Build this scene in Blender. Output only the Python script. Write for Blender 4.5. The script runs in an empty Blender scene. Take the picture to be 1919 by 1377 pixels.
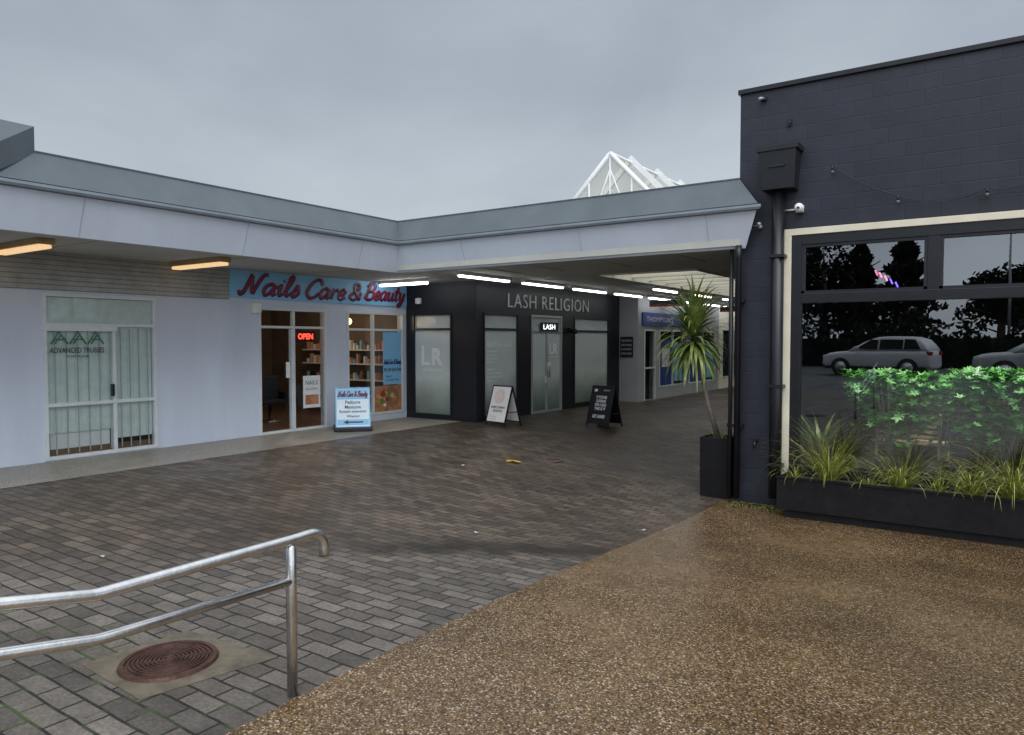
import bpy, bmesh, math, random
from mathutils import Vector, Matrix
R=math.radians; sin=math.sin; cos=math.cos; PI=math.pi
random.seed(7)
SC=bpy.context.scene; COL=SC.collection
FL=1370.; TILT=R(2.1); YAW=R(34.5); CZ=1.85
FW=Vector((-sin(YAW),cos(YAW),0)); RT=Vector((cos(YAW),sin(YAW),0)); UP=Vector((0,0,1))
def ray(px,py):
    a=(px-959.5)/FL; b=(688.5-py)/FL
    return FW*(cos(TILT)+b*sin(TILT))+RT*a+UP*(-sin(TILT)+b*cos(TILT))
def onX(px,py,X):
    r=ray(px,py); t=X/r.x; return t*r.y, CZ+t*r.z
def onY(px,py,Y):
    r=ray(px,py); t=Y/r.y; return t*r.x, CZ+t*r.z
def ss(t):
    t=max(0,min(1,t)); return t*t*(3-2*t)
def g(x,y):
    return -0.5*ss((x+10)/6.5)*ss((y-3)/6.5)*(1-ss((y-12)/12))
def onG(px,py):
    r=ray(px,py); z=0
    for i in range(30):
        t=(z-CZ)/r.z; z=z*.5+.5*g(t*r.x,t*r.y)
    return t*r.x,t*r.y,z

# ---------------------------------------------------------------- materials
def newmat(name):
    m=bpy.data.materials.new(name); m.use_nodes=True; nt=m.node_tree; nt.nodes.clear()
    out=nt.nodes.new('ShaderNodeOutputMaterial'); b=nt.nodes.new('ShaderNodeBsdfPrincipled')
    nt.links.new(b.outputs[0],out.inputs[0]); return m,nt,b,out
def node(nt,t,**k):
    n=nt.nodes.new(t)
    for a,v in k.items():
        if a.startswith('i_'):
            n.inputs[a[2:].replace('_',' ')].default_value=v
        else: setattr(n,a,v)
    return n
def c4(c): return (c[0],c[1],c[2],1)
def ramp(nt,stops):
    n=nt.nodes.new('ShaderNodeValToRGB'); e=n.color_ramp.elements
    while len(e)<len(stops): e.new(.5)
    for i,(p,c) in enumerate(stops):
        e[i].position=p; e[i].color=c4(c) if not isinstance(c,(int,float)) else (c,c,c,1)
    return n
def mixc(nt,fac,a,b,mode='MIX'):
    n=nt.nodes.new('ShaderNodeMix'); n.data_type='RGBA'; n.blend_type=mode
    for sk,v in ((0,fac),(6,a),(7,b)):
        if hasattr(v,'links'): nt.links.new(v,n.inputs[sk])
        else: n.inputs[sk].default_value=v if sk==0 else c4(v)
    return n.outputs[2]
def math_(nt,op,a,b=None,clamp=False):
    n=nt.nodes.new('ShaderNodeMath'); n.operation=op; n.use_clamp=clamp
    for i,v in enumerate((a,b)):
        if v is None: continue
        if hasattr(v,'links'): nt.links.new(v,n.inputs[i])
        else: n.inputs[i].default_value=v
    return n.outputs[0]
def mat(name,base,rough=.6,metal=0,ns=3.,na=.15,bs=40.,bump=.08,streak=False,spec=.5,emit=None,es=0):
    m,nt,b,out=newmat(name); tc=node(nt,'ShaderNodeTexCoord')
    vec=tc.outputs['Object']
    if streak:
        mp=node(nt,'ShaderNodeMapping'); mp.inputs['Scale'].default_value=(1,1,.18); nt.links.new(vec,mp.inputs[0]); vec=mp.outputs[0]
    n=node(nt,'ShaderNodeTexNoise',i_Scale=ns,i_Detail=6.,i_Roughness=.65); nt.links.new(vec,n.inputs['Vector'])
    rp=ramp(nt,[(.3,[x*(1-na) for x in base]),(.7,[min(1,x*(1+na)) for x in base])]); nt.links.new(n.outputs['Fac'],rp.inputs[0])
    nt.links.new(rp.outputs[0],b.inputs['Base Color'])
    b.inputs['Roughness'].default_value=rough; b.inputs['Metallic'].default_value=metal; b.inputs['Specular IOR Level'].default_value=spec
    if bump:
        n2=node(nt,'ShaderNodeTexNoise',i_Scale=bs,i_Detail=4.); nt.links.new(tc.outputs['Object'],n2.inputs['Vector'])
        bp=node(nt,'ShaderNodeBump',i_Strength=bump,i_Distance=.01); nt.links.new(n2.outputs['Fac'],bp.inputs['Height']); nt.links.new(bp.outputs[0],b.inputs['Normal'])
    if emit: b.inputs['Emission Color'].default_value=c4(emit); b.inputs['Emission Strength'].default_value=es
    return m
def glass(name,tint,refl,rough=.01,gcol=(.9,.95,1),fr=.6):
    m,nt,b,out=newmat(name); nt.nodes.remove(b)
    tr=node(nt,'ShaderNodeBsdfTransparent'); tr.inputs[0].default_value=c4(tint)
    gl=node(nt,'ShaderNodeBsdfGlossy'); gl.inputs[0].default_value=c4(gcol); gl.inputs['Roughness'].default_value=rough
    tc=node(nt,'ShaderNodeTexCoord'); n=node(nt,'ShaderNodeTexNoise',i_Scale=.9,i_Detail=2.); nt.links.new(tc.outputs['Object'],n.inputs['Vector'])
    bp=node(nt,'ShaderNodeBump',i_Strength=.02,i_Distance=.02); nt.links.new(n.outputs['Fac'],bp.inputs['Height']); nt.links.new(bp.outputs[0],gl.inputs['Normal'])
    lw=node(nt,'ShaderNodeLayerWeight',i_Blend=.25)
    f=math_(nt,'ADD',math_(nt,'MULTIPLY',lw.outputs['Fresnel'],fr),refl,True)
    mx=node(nt,'ShaderNodeMixShader'); nt.links.new(f,mx.inputs[0]); nt.links.new(tr.outputs[0],mx.inputs[1]); nt.links.new(gl.outputs[0],mx.inputs[2])
    nt.links.new(mx.outputs[0],out.inputs[0]); return m
def blockwall(name,base,axes='xz',bw=.4,bh=.2,mort=.006,c2=1.3,rough=.55,mcol=.6,bstr=.5):
    m,nt,b,out=newmat(name); tc=node(nt,'ShaderNodeTexCoord'); sx=node(nt,'ShaderNodeSeparateXYZ'); nt.links.new(tc.outputs['Object'],sx.inputs[0])
    cb=node(nt,'ShaderNodeCombineXYZ'); d={'x':0,'y':1,'z':2}
    nt.links.new(sx.outputs[d[axes[0]]],cb.inputs[0]); nt.links.new(sx.outputs[d[axes[1]]],cb.inputs[1])
    br=node(nt,'ShaderNodeTexBrick'); nt.links.new(cb.outputs[0],br.inputs['Vector'])
    for k,v in (('Scale',1.),('Brick Width',bw),('Row Height',bh),('Mortar Size',mort),('Mortar Smooth',.4),('Bias',0.)): br.inputs[k].default_value=v
    br.inputs['Color1'].default_value=c4([x*.85 for x in base]); br.inputs['Color2'].default_value=c4([x*c2 for x in base]); br.inputs['Mortar'].default_value=c4([x*mcol for x in base])
    n=node(nt,'ShaderNodeTexNoise',i_Scale=2.5,i_Detail=8.,i_Roughness=.7); nt.links.new(tc.outputs['Object'],n.inputs['Vector'])
    rp=ramp(nt,[(.3,.65),(.75,1.25)]); nt.links.new(n.outputs['Fac'],rp.inputs[0])
    nt.links.new(mixc(nt,1.,br.outputs['Color'],rp.outputs[0],'MULTIPLY'),b.inputs['Base Color'])
    b.inputs['Roughness'].default_value=rough
    n2=node(nt,'ShaderNodeTexNoise',i_Scale=90.,i_Detail=3.); nt.links.new(tc.outputs['Object'],n2.inputs['Vector'])
    h=math_(nt,'ADD',math_(nt,'MULTIPLY',br.outputs['Fac'],-1.),math_(nt,'MULTIPLY',n2.outputs['Fac'],.5))
    bp=node(nt,'ShaderNodeBump',i_Strength=bstr,i_Distance=.008); nt.links.new(h,bp.inputs['Height']); nt.links.new(bp.outputs[0],b.inputs['Normal'])
    return m
def paver_mat():
    m,nt,b,out=newmat('brick_paving'); tc=node(nt,'ShaderNodeTexCoord'); V=tc.outputs['Object']
    nd=node(nt,'ShaderNodeTexNoise',i_Scale=3.,i_Detail=2.); nt.links.new(V,nd.inputs['Vector'])
    dv=node(nt,'ShaderNodeVectorMath',operation='SCALE'); dv.inputs['Scale'].default_value=.026; nt.links.new(nd.outputs['Color'],dv.inputs[0])
    ad=node(nt,'ShaderNodeVectorMath',operation='ADD'); nt.links.new(V,ad.inputs[0]); nt.links.new(dv.outputs[0],ad.inputs[1])
    br=node(nt,'ShaderNodeTexBrick'); nt.links.new(ad.outputs[0],br.inputs['Vector'])
    for k,v in (('Scale',1.),('Brick Width',.26),('Row Height',.13),('Mortar Size',.0085),('Mortar Smooth',.25),('Bias',.0)): br.inputs[k].default_value=v
    br.inputs['Color1'].default_value=(.078,.068,.059,1); br.inputs['Color2'].default_value=(.175,.150,.128,1); br.inputs['Mortar'].default_value=(.016,.014,.011,1)
    nl=node(nt,'ShaderNodeTexNoise',i_Scale=.7,i_Detail=7.,i_Roughness=.7); nt.links.new(V,nl.inputs['Vector'])
    nm_=node(nt,'ShaderNodeTexNoise',i_Scale=.33,i_Detail=5.,i_Roughness=.6,i_Distortion=.2); nt.links.new(V,nm_.inputs['Vector'])
    nf=node(nt,'ShaderNodeTexNoise',i_Scale=45.,i_Detail=4.,i_Roughness=.7); nt.links.new(V,nf.inputs['Vector'])
    nw=node(nt,'ShaderNodeTexNoise',i_Scale=5.,i_Detail=5.,i_Roughness=.7); nt.links.new(V,nw.inputs['Vector'])
    sx=node(nt,'ShaderNodeSeparateXYZ'); nt.links.new(V,sx.inputs[0])
    dd=math_(nt,'ADD',math_(nt,'ADD',math_(nt,'MULTIPLY',math_(nt,'ADD',sx.outputs[0],5.1),-.70),math_(nt,'MULTIPLY',math_(nt,'ADD',sx.outputs[1],-4.6),.71)),math_(nt,'MULTIPLY',math_(nt,'ADD',nl.outputs['Fac'],-.5),1.8))
    beyond=node(nt,'ShaderNodeMapRange',interpolation_type='SMOOTHSTEP'); nt.links.new(dd,beyond.inputs[0]); beyond.inputs[1].default_value=-.9; beyond.inputs[2].default_value=.6
    wetr=ramp(nt,[(.44,0.),(.58,1.)]); nt.links.new(nl.outputs['Fac'],wetr.inputs[0])
    patch=ramp(nt,[(.40,0.),(.60,1.)]); nt.links.new(nm_.outputs['Fac'],patch.inputs[0])
    band=math_(nt,'SUBTRACT',1.25,math_(nt,'MULTIPLY',math_(nt,'ABSOLUTE',math_(nt,'ADD',dd,-.1)),2.8),True)
    along=math_(nt,'ADD',math_(nt,'MULTIPLY',math_(nt,'ADD',sx.outputs[0],4.1),.7),math_(nt,'MULTIPLY',math_(nt,'ADD',sx.outputs[1],-5.6),.7))
    lim=math_(nt,'SUBTRACT',1.,math_(nt,'POWER',math_(nt,'MULTIPLY',math_(nt,'ABSOLUTE',along),.55),3.),True)
    band=math_(nt,'MULTIPLY',band,lim,True)
    c=mixc(nt,beyond.outputs[0],br.outputs['Color'],mixc(nt,1.,br.outputs['Color'],(.86,.77,.67),'MULTIPLY'))
    c=mixc(nt,math_(nt,'MULTIPLY',math_(nt,'MULTIPLY',patch.outputs[0],beyond.outputs[0]),.4),c,mixc(nt,1.,c,(.42,.38,.35),'MULTIPLY'))
    c=mixc(nt,math_(nt,'MULTIPLY',wetr.outputs[0],.4),c,mixc(nt,1.,c,(.5,.47,.44),'MULTIPLY'))
    c=mixc(nt,math_(nt,'MULTIPLY',band,.8),c,(.012,.010,.008))
    fr=ramp(nt,[(.25,.5),(.75,1.5)]); nt.links.new(nf.outputs['Fac'],fr.inputs[0])
    c=mixc(nt,1.,c,fr.outputs[0],'MULTIPLY')
    dr_=ramp(nt,[(.3,.7),(.7,1.22)]); nt.links.new(nw.outputs['Fac'],dr_.inputs[0])
    c=mixc(nt,1.,c,dr_.outputs[0],'MULTIPLY')
    nmoss=ramp(nt,[(.48,0.),(.58,.9)]); nt.links.new(nd.outputs['Fac'],nmoss.inputs[0])
    near=node(nt,'ShaderNodeMapRange',interpolation_type='SMOOTHSTEP'); nt.links.new(sx.outputs[1],near.inputs[0]); near.inputs[1].default_value=2.9; near.inputs[2].default_value=1.8
    c=mixc(nt,math_(nt,'MULTIPLY',math_(nt,'MULTIPLY',br.outputs['Fac'],nmoss.outputs[0]),near.outputs[0],True),c,(.05,.085,.018))
    nt.links.new(c,b.inputs['Base Color'])
    rr=math_(nt,'SUBTRACT',.52,math_(nt,'MULTIPLY',math_(nt,'ADD',math_(nt,'MULTIPLY',wetr.outputs[0],.55),math_(nt,'MULTIPLY',band,.45)),.28))
    nt.links.new(rr,b.inputs['Roughness']); b.inputs['Specular IOR Level'].default_value=.36
    h=math_(nt,'ADD',math_(nt,'MULTIPLY',br.outputs['Fac'],-1.),math_(nt,'MULTIPLY',nf.outputs['Fac'],.6))
    bp=node(nt,'ShaderNodeBump',i_Strength=.8,i_Distance=.008); nt.links.new(h,bp.inputs['Height']); nt.links.new(bp.outputs[0],b.inputs['Normal'])
    return m
def aggregate(name,tones,sc=75.,dark=.5,rough=.35,bump=.6,nsc=.5):
    m,nt,b,out=newmat(name); tc=node(nt,'ShaderNodeTexCoord'); V=tc.outputs['Object']
    vo=node(nt,'ShaderNodeTexVoronoi',i_Scale=sc); nt.links.new(V,vo.inputs['Vector'])
    sp=node(nt,'ShaderNodeSeparateColor'); nt.links.new(vo.outputs['Color'],sp.inputs[0])
    rp=ramp(nt,tones); nt.links.new(sp.outputs[0],rp.inputs[0])
    edge=ramp(nt,[(.4,1.),(.8,.4)]); nt.links.new(vo.outputs['Distance'],edge.inputs[0])
    c=mixc(nt,1.,rp.outputs[0],edge.outputs[0],'MULTIPLY')
    nl=node(nt,'ShaderNodeTexNoise',i_Scale=nsc,i_Detail=7.,i_Roughness=.72); nt.links.new(V,nl.inputs['Vector'])
    lr=ramp(nt,[(.35,dark),(.65,1.15)]); nt.links.new(nl.outputs['Fac'],lr.inputs[0])
    c=mixc(nt,1.,c,lr.outputs[0],'MULTIPLY')
    nt.links.new(c,b.inputs['Base Color'])
    wr=ramp(nt,[(.4,rough*.6),(.65,rough*1.3)]); nt.links.new(nl.outputs['Fac'],wr.inputs[0]); nt.links.new(wr.outputs[0],b.inputs['Roughness'])
    b.inputs['Specular IOR Level'].default_value=.42
    bp=node(nt,'ShaderNodeBump',i_Strength=bump,i_Distance=.004); bp.invert=True
    nt.links.new(vo.outputs['Distance'],bp.inputs['Height']); nt.links.new(bp.outputs[0],b.inputs['Normal'])
    return m
def frosted_mat():
    m,nt,b,out=newmat('frosted_film'); tc=node(nt,'ShaderNodeTexCoord'); sx=node(nt,'ShaderNodeSeparateXYZ'); nt.links.new(tc.outputs['Object'],sx.inputs[0])
    n=node(nt,'ShaderNodeTexNoise',i_Scale=1.2,i_Detail=3.); nt.links.new(tc.outputs['Object'],n.inputs['Vector'])
    v=math_(nt,'ADD',math_(nt,'MULTIPLY',sx.outputs[2],.4),math_(nt,'MULTIPLY',math_(nt,'ADD',n.outputs['Fac'],-.5),.25))
    rp=ramp(nt,[(.03,(.12,.17,.145)),(.2,(.30,.37,.33)),(.40,(.68,.75,.72)),(.8,(.62,.69,.69)),(1,(.32,.36,.37))]); nt.links.new(v,rp.inputs[0])  # misty film fade, with dark reflections painted in at top and foot
    nt.links.new(rp.outputs[0],b.inputs['Base Color']); b.inputs['Roughness'].default_value=.16; b.inputs['Specular IOR Level'].default_value=.8
    return m
def foliage(name,a,bb,rough=.5,sc=9.,trans=.15):
    m,nt,b,out=newmat(name); tc=node(nt,'ShaderNodeTexCoord')
    n=node(nt,'ShaderNodeTexNoise',i_Scale=sc,i_Detail=3.); nt.links.new(tc.outputs['Object'],n.inputs['Vector'])
    rp=ramp(nt,[(.3,a),(.7,bb)]); nt.links.new(n.outputs['Fac'],rp.inputs[0]); nt.links.new(rp.outputs[0],b.inputs['Base Color'])
    b.inputs['Roughness'].default_value=rough
    if trans:
        t=node(nt,'ShaderNodeBsdfTranslucent'); nt.links.new(rp.outputs[0],t.inputs[0]); mx=node(nt,'ShaderNodeMixShader'); mx.inputs[0].default_value=trans
        nt.links.new(b.outputs[0],mx.inputs[1]); nt.links.new(t.outputs[0],mx.inputs[2]); nt.links.new(mx.outputs[0],out.inputs[0])
    return m
def translucent(name,col,f=.5):
    m,nt,b,out=newmat(name); b.inputs['Base Color'].default_value=c4(col); b.inputs['Roughness'].default_value=.25
    n=node(nt,'ShaderNodeTexNoise',i_Scale=2.); tc=node(nt,'ShaderNodeTexCoord'); nt.links.new(tc.outputs['Object'],n.inputs['Vector'])
    t=node(nt,'ShaderNodeBsdfTransparent'); rp=ramp(nt,[(.3,[x*.9 for x in col]),(.7,col)]); nt.links.new(n.outputs['Fac'],rp.inputs[0]); nt.links.new(rp.outputs[0],t.inputs[0])
    mx=node(nt,'ShaderNodeMixShader'); mx.inputs[0].default_value=f
    nt.links.new(b.outputs[0],mx.inputs[1]); nt.links.new(t.outputs[0],mx.inputs[2]); nt.links.new(mx.outputs[0],out.inputs[0]); return m

m_paver=paver_mat()
m_agg=aggregate('wet_brown_aggregate',[(.0,(.045,.024,.010)),(.3,(.125,.067,.025)),(.65,(.215,.128,.052)),(.9,(.33,.23,.13)),(1.,(.60,.52,.42))],sc=108.,dark=.66,rough=.26,bump=.35,nsc=.6)
m_aggl=aggregate('pale_aggregate',[(.0,(.19,.17,.14)),(.5,(.38,.34,.28)),(1.,(.56,.51,.44))],sc=85.,dark=.6,rough=.5)
m_asph=aggregate('car_park_asphalt',[(.0,(.06,.06,.06)),(1.,(.13,.13,.13))],sc=90.,dark=.8,rough=.5)
m_wall=mat('pale_blue_grey_painted_wall',(.60,.65,.76),.6,ns=1.4,na=.07,bs=60,bump=.12,streak=True)
m_wallg=mat('mid_grey_painted_wall',(.40,.41,.43),.6,ns=1.4,na=.1)
m_fascia=mat('pale_fascia_paint',(.60,.655,.75),.5,ns=1.1,na=.07,bump=.05,streak=True)
m_metal=mat('grey_roof_flashing',(.092,.113,.127),.55,metal=.0,ns=.9,na=.2,bump=.05,bs=8,streak=True,spec=.35)
m_gutter=mat('gutter_edge',(.20,.235,.27),.45,metal=.0,ns=3,na=.15)
m_joint=mat('fascia_joint',(.45,.49,.57),.5,ns=3,na=.1,bump=0)
m_soffit=mat('soffit_paint',(.50,.50,.46),.7,ns=.8,na=.12,bump=.05)
m_board=blockwall('weatherboard_siding',(.42,.43,.42),'yz',bw=40,bh=.075,mort=.007,c2=1.,mcol=.45)
m_block=blockwall('dark_painted_block',(.018,.0205,.034),'xz',c2=1.15,rough=.5,mcol=.7,mort=.007,bstr=.35)
m_black=mat('black_paint',(.010,.011,.017),.45,ns=2,na=.3,bump=.1)
m_blackg=mat('satin_black_metal',(.009,.010,.014),.35,ns=4,na=.3,bump=.03)
m_pot=mat('matt_black_pot',(.008,.008,.010),.6,ns=4,na=.3,bump=.03,spec=.25)
m_blacktimber=mat('black_stained_timber',(.008,.008,.010),.6,ns=7,na=.5,bs=30,bump=.3,spec=.3)
m_alu=mat('white_aluminium_frame',(.66,.70,.72),.4,ns=5,na=.08,bump=.02)
m_alug=mat('grey_aluminium_frame',(.38,.40,.41),.4,metal=.3,ns=5,na=.1,bump=.02)
m_cream=mat('cream_trim_paint',(.74,.68,.54),.5,ns=3,na=.1)
m_creamb=mat('cream_beam_paint',(.84,.80,.66),.6,ns=3,na=.05)
m_tan=mat('tan_light_housing',(.45,.33,.18),.5,ns=3,na=.15)
m_white=mat('white_plastic',(.80,.81,.81),.4,ns=6,na=.05,bump=.02)
m_steel=mat('brushed_stainless',(.66,.66,.66),.26,metal=1.,ns=14,na=.15,bs=60,bump=.08)
m_rust=mat('rusty_cast_iron',(.075,.034,.024),.42,metal=.35,ns=16,na=.55,bs=70,bump=.3)
m_conc=mat('worn_concrete',(.115,.094,.066),.55,ns=6,na=.45,bs=80,bump=.4)
m_glass=glass('shop_glass',(.88,.92,.91),.055,fr=.45)
m_glassu=glass('upper_reflecting_glass',(.5,.55,.55),.20,rough=.004,fr=.2)
m_glassd=glass('large_pane_glass',(.8,.85,.85),.16,rough=.004,fr=.2)
m_frost=frosted_mat()
m_blue=mat('sky_blue_sign_face',(.24,.54,.82),.45,ns=2,na=.05,bump=.02)
m_red=mat('dark_red_lettering',(.26,.012,.032),.4,ns=9,na=.1,bump=0)
m_outline=mat('navy_letter_outline',(.02,.025,.13),.5,na=.05,bump=0)
m_txtw=mat('white_lettering',(.90,.92,.94),.5,ns=9,na=.02,bump=0)
m_txtg=mat('silver_lettering',(.66,.68,.69),.4,ns=9,na=.05,bump=0)
m_txtk=mat('dark_lettering',(.025,.03,.04),.5,ns=9,na=.1,bump=0)
m_green=mat('green_lettering',(.01,.20,.08),.5,ns=9,na=.1,bump=0)
m_navy=mat('navy_blue_sign',(.02,.05,.24),.4,ns=3,na=.1,bump=0)
m_blind=mat('grey_green_fabric_blind',(.72,.77,.75),.8,ns=6,na=.1)
m_dark=mat('dark_interior',(.02,.019,.018),.8,ns=2,na=.3,spec=.2)
m_warmw=mat('warm_interior_wall',(.13,.09,.06),.7,ns=2,na=.3)
m_wood=mat('brown_wood',(.16,.08,.04),.45,ns=12,na=.35,bump=.1)
m_woodl=mat('pale_cane_wood',(.40,.29,.17),.5,ns=12,na=.25,bump=.1)
m_tubel=mat('lit_tube',(.9,.9,.9),.4,emit=(.95,.98,1),es=9.,bump=0)
m_tubep=mat('warm_white_lit_tube',(.9,.85,.7),.4,emit=(1,.86,.62),es=5.,bump=0)
m_tubew=mat('warm_lit_tube',(.9,.75,.5),.4,emit=(1,.66,.33),es=.8,bump=0)
m_bulb=mat('warm_globe',(.9,.7,.4),.4,emit=(1,.55,.2),es=5,bump=0)
m_neonr=mat('red_neon',(.6,.02,.02),.4,emit=(1,.06,.03),es=4,bump=0)
m_ledw=mat('lit_white_sign',(.8,.8,.8),.4,emit=(.9,.95,1),es=2.2,bump=0)
m_pink=mat('pink_neon',(.8,.1,.5),.4,emit=(1,.15,.35),es=4,bump=0)
m_bluen=mat('blue_neon',(.1,.1,.8),.4,emit=(.2,.12,1),es=5,bump=0)
m_fill=mat('fill_light_lens',(.9,.9,.8),.4,emit=(1,.98,.9),es=8,bump=0)  # glowing lens of the added lights over the window plants
m_skylight=translucent('skylight_panel',(.97,.97,.93),.84)
m_skin=mat('orange_hand_print',(.42,.19,.10),.5,ns=5,na=.6,bump=0)
m_greenp=mat('green_print',(.10,.28,.06),.5,ns=9,na=.6,bump=0)
m_pinkp=mat('pink_orange_print',(.66,.32,.22),.5,ns=9,na=.3,bump=0)
m_leafg=foliage('bright_leaf',(.028,.135,.018),(.13,.40,.075),.4,sc=7)
m_grass=foliage('strap_grass',(.09,.13,.015),(.46,.46,.11),.45,sc=11,trans=.25)
m_yucca=foliage('sword_leaf',(.06,.11,.02),(.30,.36,.10),.4,sc=7,trans=.2)
m_tree=foliage('dark_evergreen',(.006,.010,.006),(.022,.032,.018),.9,sc=.8,trans=0)
m_bark=mat('rough_bark',(.17,.14,.11),.8,ns=18,na=.4,bs=30,bump=.5)
m_soil=mat('dark_soil',(.03,.022,.015),.9,ns=20,na=.5,bump=.5)
m_carp=mat('silver_car_paint',(.82,.83,.85),.3,metal=.0,ns=1,na=.02,bump=0)
m_tyre=mat('black_rubber',(.02,.02,.02),.7)
m_carg=mat('dark_car_glass',(.01,.012,.015),.4,bump=0,spec=.2)
m_redl=mat('red_lens',(.4,.03,.01),.2,bump=0)
m_yell=mat('crumpled_yellow_wrapper',(.50,.27,.03),.5,ns=30,na=.4,bump=.2)
m_litter=mat('pale_litter',(.45,.43,.4),.6,ns=30,na=.2)
m_moss=foliage('moss',(.05,.06,.01),(.16,.14,.04),.8,sc=30,trans=0)
m_bulbg=mat('dark_bulb_glass',(.10,.11,.12),.1,ns=5,na=.2,bump=0)

# ---------------------------------------------------------------- mesh builder
class MB:
    def __init__(s): s.v=[]; s.f=[]; s.sm=[]
    def add(s,vs,fs,smooth=False):
        b=len(s.v); s.v+= [tuple(v) for v in vs]; s.f+=[tuple(b+i for i in f) for f in fs]; s.sm+=[smooth]*len(fs); return s
    def boxm(s,M,u0,u1,v0,v1,w0,w1):
        vs=[M(u,v,w) for u in (u0,u1) for v in (v0,v1) for w in (w0,w1)]
        return s.add(vs,[(0,1,3,2),(4,6,7,5),(0,4,5,1),(2,3,7,6),(0,2,6,4),(1,5,7,3)])
    def box(s,x0,x1,y0,y1,z0,z1): return s.boxm(lambda a,b,c:(a,b,c),x0,x1,y0,y1,z0,z1)
    def tube(s,pts,r,n=10,cap=True):
        pts=[Vector(p) for p in pts]; rs=r if isinstance(r,(list,tuple)) else [r]*len(pts)
        t0=(pts[1]-pts[0]).normalized(); up=Vector((0,0,1)) if abs(t0.z)<.9 else Vector((1,0,0))
        nx=t0.cross(up).normalized(); vs=[]
        for i,p in enumerate(pts):
            if i==0: t=t0
            elif i==len(pts)-1: t=(pts[i]-pts[i-1]).normalized()
            else: t=((pts[i]-pts[i-1]).normalized()+(pts[i+1]-pts[i]).normalized()).normalized()
            nx=(nx-t*nx.dot(t)).normalized(); ny=t.cross(nx)
            for k in range(n):
                a=2*PI*k/n; vs.append(p+(nx*cos(a)+ny*sin(a))*rs[i])
        fs=[(i*n+k,i*n+(k+1)%n,(i+1)*n+(k+1)%n,(i+1)*n+k) for i in range(len(pts)-1) for k in range(n)]
        if cap:
            b=(len(pts)-1)*n; fs+=[tuple(range(n)),tuple(b+k for k in range(n))]
        s.add(vs,fs,True)
        return s
    def lathe(s,c,prof,n=24,smooth=True):
        vs=[(c[0]+r*cos(2*PI*k/n),c[1]+r*sin(2*PI*k/n),c[2]+z) for r,z in prof for k in range(n)]
        fs=[(i*n+k,i*n+(k+1)%n,(i+1)*n+(k+1)%n,(i+1)*n+k) for i in range(len(prof)-1) for k in range(n)]
        return s.add(vs,fs,smooth)
    def ball(s,c,r,n=12):
        return s.lathe(c,[(max(1e-4,r*sin(PI*i/8)),-r*cos(PI*i/8)) for i in range(9)],n)
    def prism(s,poly,vec,smooth=False):
        n=len(poly); vec=Vector(vec); a=[Vector(p) for p in poly]; b=[p+vec for p in a]
        return s.add(a+b,[tuple(range(n)),tuple(range(2*n-1,n-1,-1))]+[(i,(i+1)%n,n+(i+1)%n,n+i) for i in range(n)],smooth)
    def build(s,name,m,parent=None,bev=0,norm=True,keep=False):
        me=bpy.data.meshes.new(name); off=Vector((0,0,0))
        if parent is None and not keep:
            xs=[v[0] for v in s.v]; ys=[v[1] for v in s.v]; zs=[v[2] for v in s.v]
            off=Vector(((min(xs)+max(xs))/2,(min(ys)+max(ys))/2,min(zs)))
        me.from_pydata([Vector(v)-off for v in s.v],[],s.f); me.polygons.foreach_set('use_smooth',s.sm)
        if norm:
            bm=bmesh.new(); bm.from_mesh(me); bmesh.ops.recalc_face_normals(bm,faces=bm.faces); bm.to_mesh(me); bm.free()
        me.materials.append(m); me.update()
        o=bpy.data.objects.new(name,me); COL.objects.link(o); o.location=off
        if parent is not None:
            o.parent=parent
            if parent.type=='EMPTY': o.matrix_parent_inverse=Matrix.Translation(-parent.location)
        if bev:
            b=o.modifiers.new('bevel','BEVEL'); b.width=bev; b.segments=2; b.limit_method='ANGLE'
        return o
def tag(o,label,cat,group=None):
    o['label']=label; o['category']=cat
    if group: o['group']=group
    return o
def thing(name,loc,label,cat,group=None):
    o=bpy.data.objects.new(name,None); COL.objects.link(o); o.location=loc; o.empty_display_size=.1
    return tag(o,label,cat,group)
def struct(o,kind='structure'): o['kind']=kind; return o
def PX(X,dz=0): return lambda u,v,w:(X+w,u,v+dz)        # facade facing +X: u=Y, v=Z, w=outwards
def PY(Y,dz=0): return lambda u,v,w:(u,Y-w,v+dz)        # facade facing -Y: u=X
def text(body,M,u0,u1,v0,v1,m,parent,w=.012,ext=0.,shear=0.,offset=0.,name='lettering',spacing=1.):
    cu=bpy.data.curves.new('t','FONT'); cu.body=body; cu.shear=shear; cu.offset=offset; cu.space_character=spacing; cu.resolution_u=3
    o=bpy.data.objects.new('t',cu); COL.objects.link(o); dg=bpy.context.evaluated_depsgraph_get(); dg.update()
    me=bpy.data.meshes.new_from_object(o.evaluated_get(dg)); bpy.data.objects.remove(o); bpy.data.curves.remove(cu)
    xs=[v.co.x for v in me.vertices]; ys=[v.co.y for v in me.vertices]
    x0,x1,y0,y1=min(xs),max(xs),min(ys),max(ys); sy=(v1-v0)/(y1-y0); sx=(u1-u0)/(x1-x0)
    mb=MB(); V=[((v.co.x-x0)*sx+u0,(v.co.y-y0)*sy+v0) for v in me.vertices]; F=[tuple(p.vertices) for p in me.polygons]
    mb.add([M(a,b,w) for a,b in V],F)
    if ext:
        n=len(V); mb2=[M(a,b,w+ext) for a,b in V]; cnt={}
        for f in F:
            for i in range(len(f)):
                e=(f[i],f[(i+1)%len(f)]); k=tuple(sorted(e)); cnt.setdefault(k,[]).append(e)
        mb=MB(); mb.add([M(a,b,w) for a,b in V]+mb2,[tuple(n+i for i in f) for f in F]+[(e[0][0],e[0][1],n+e[0][1],n+e[0][0]) for e in cnt.values() if len(e)==1])
    bpy.data.meshes.remove(me)
    return mb.build(name,m,parent,norm=False)
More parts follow.
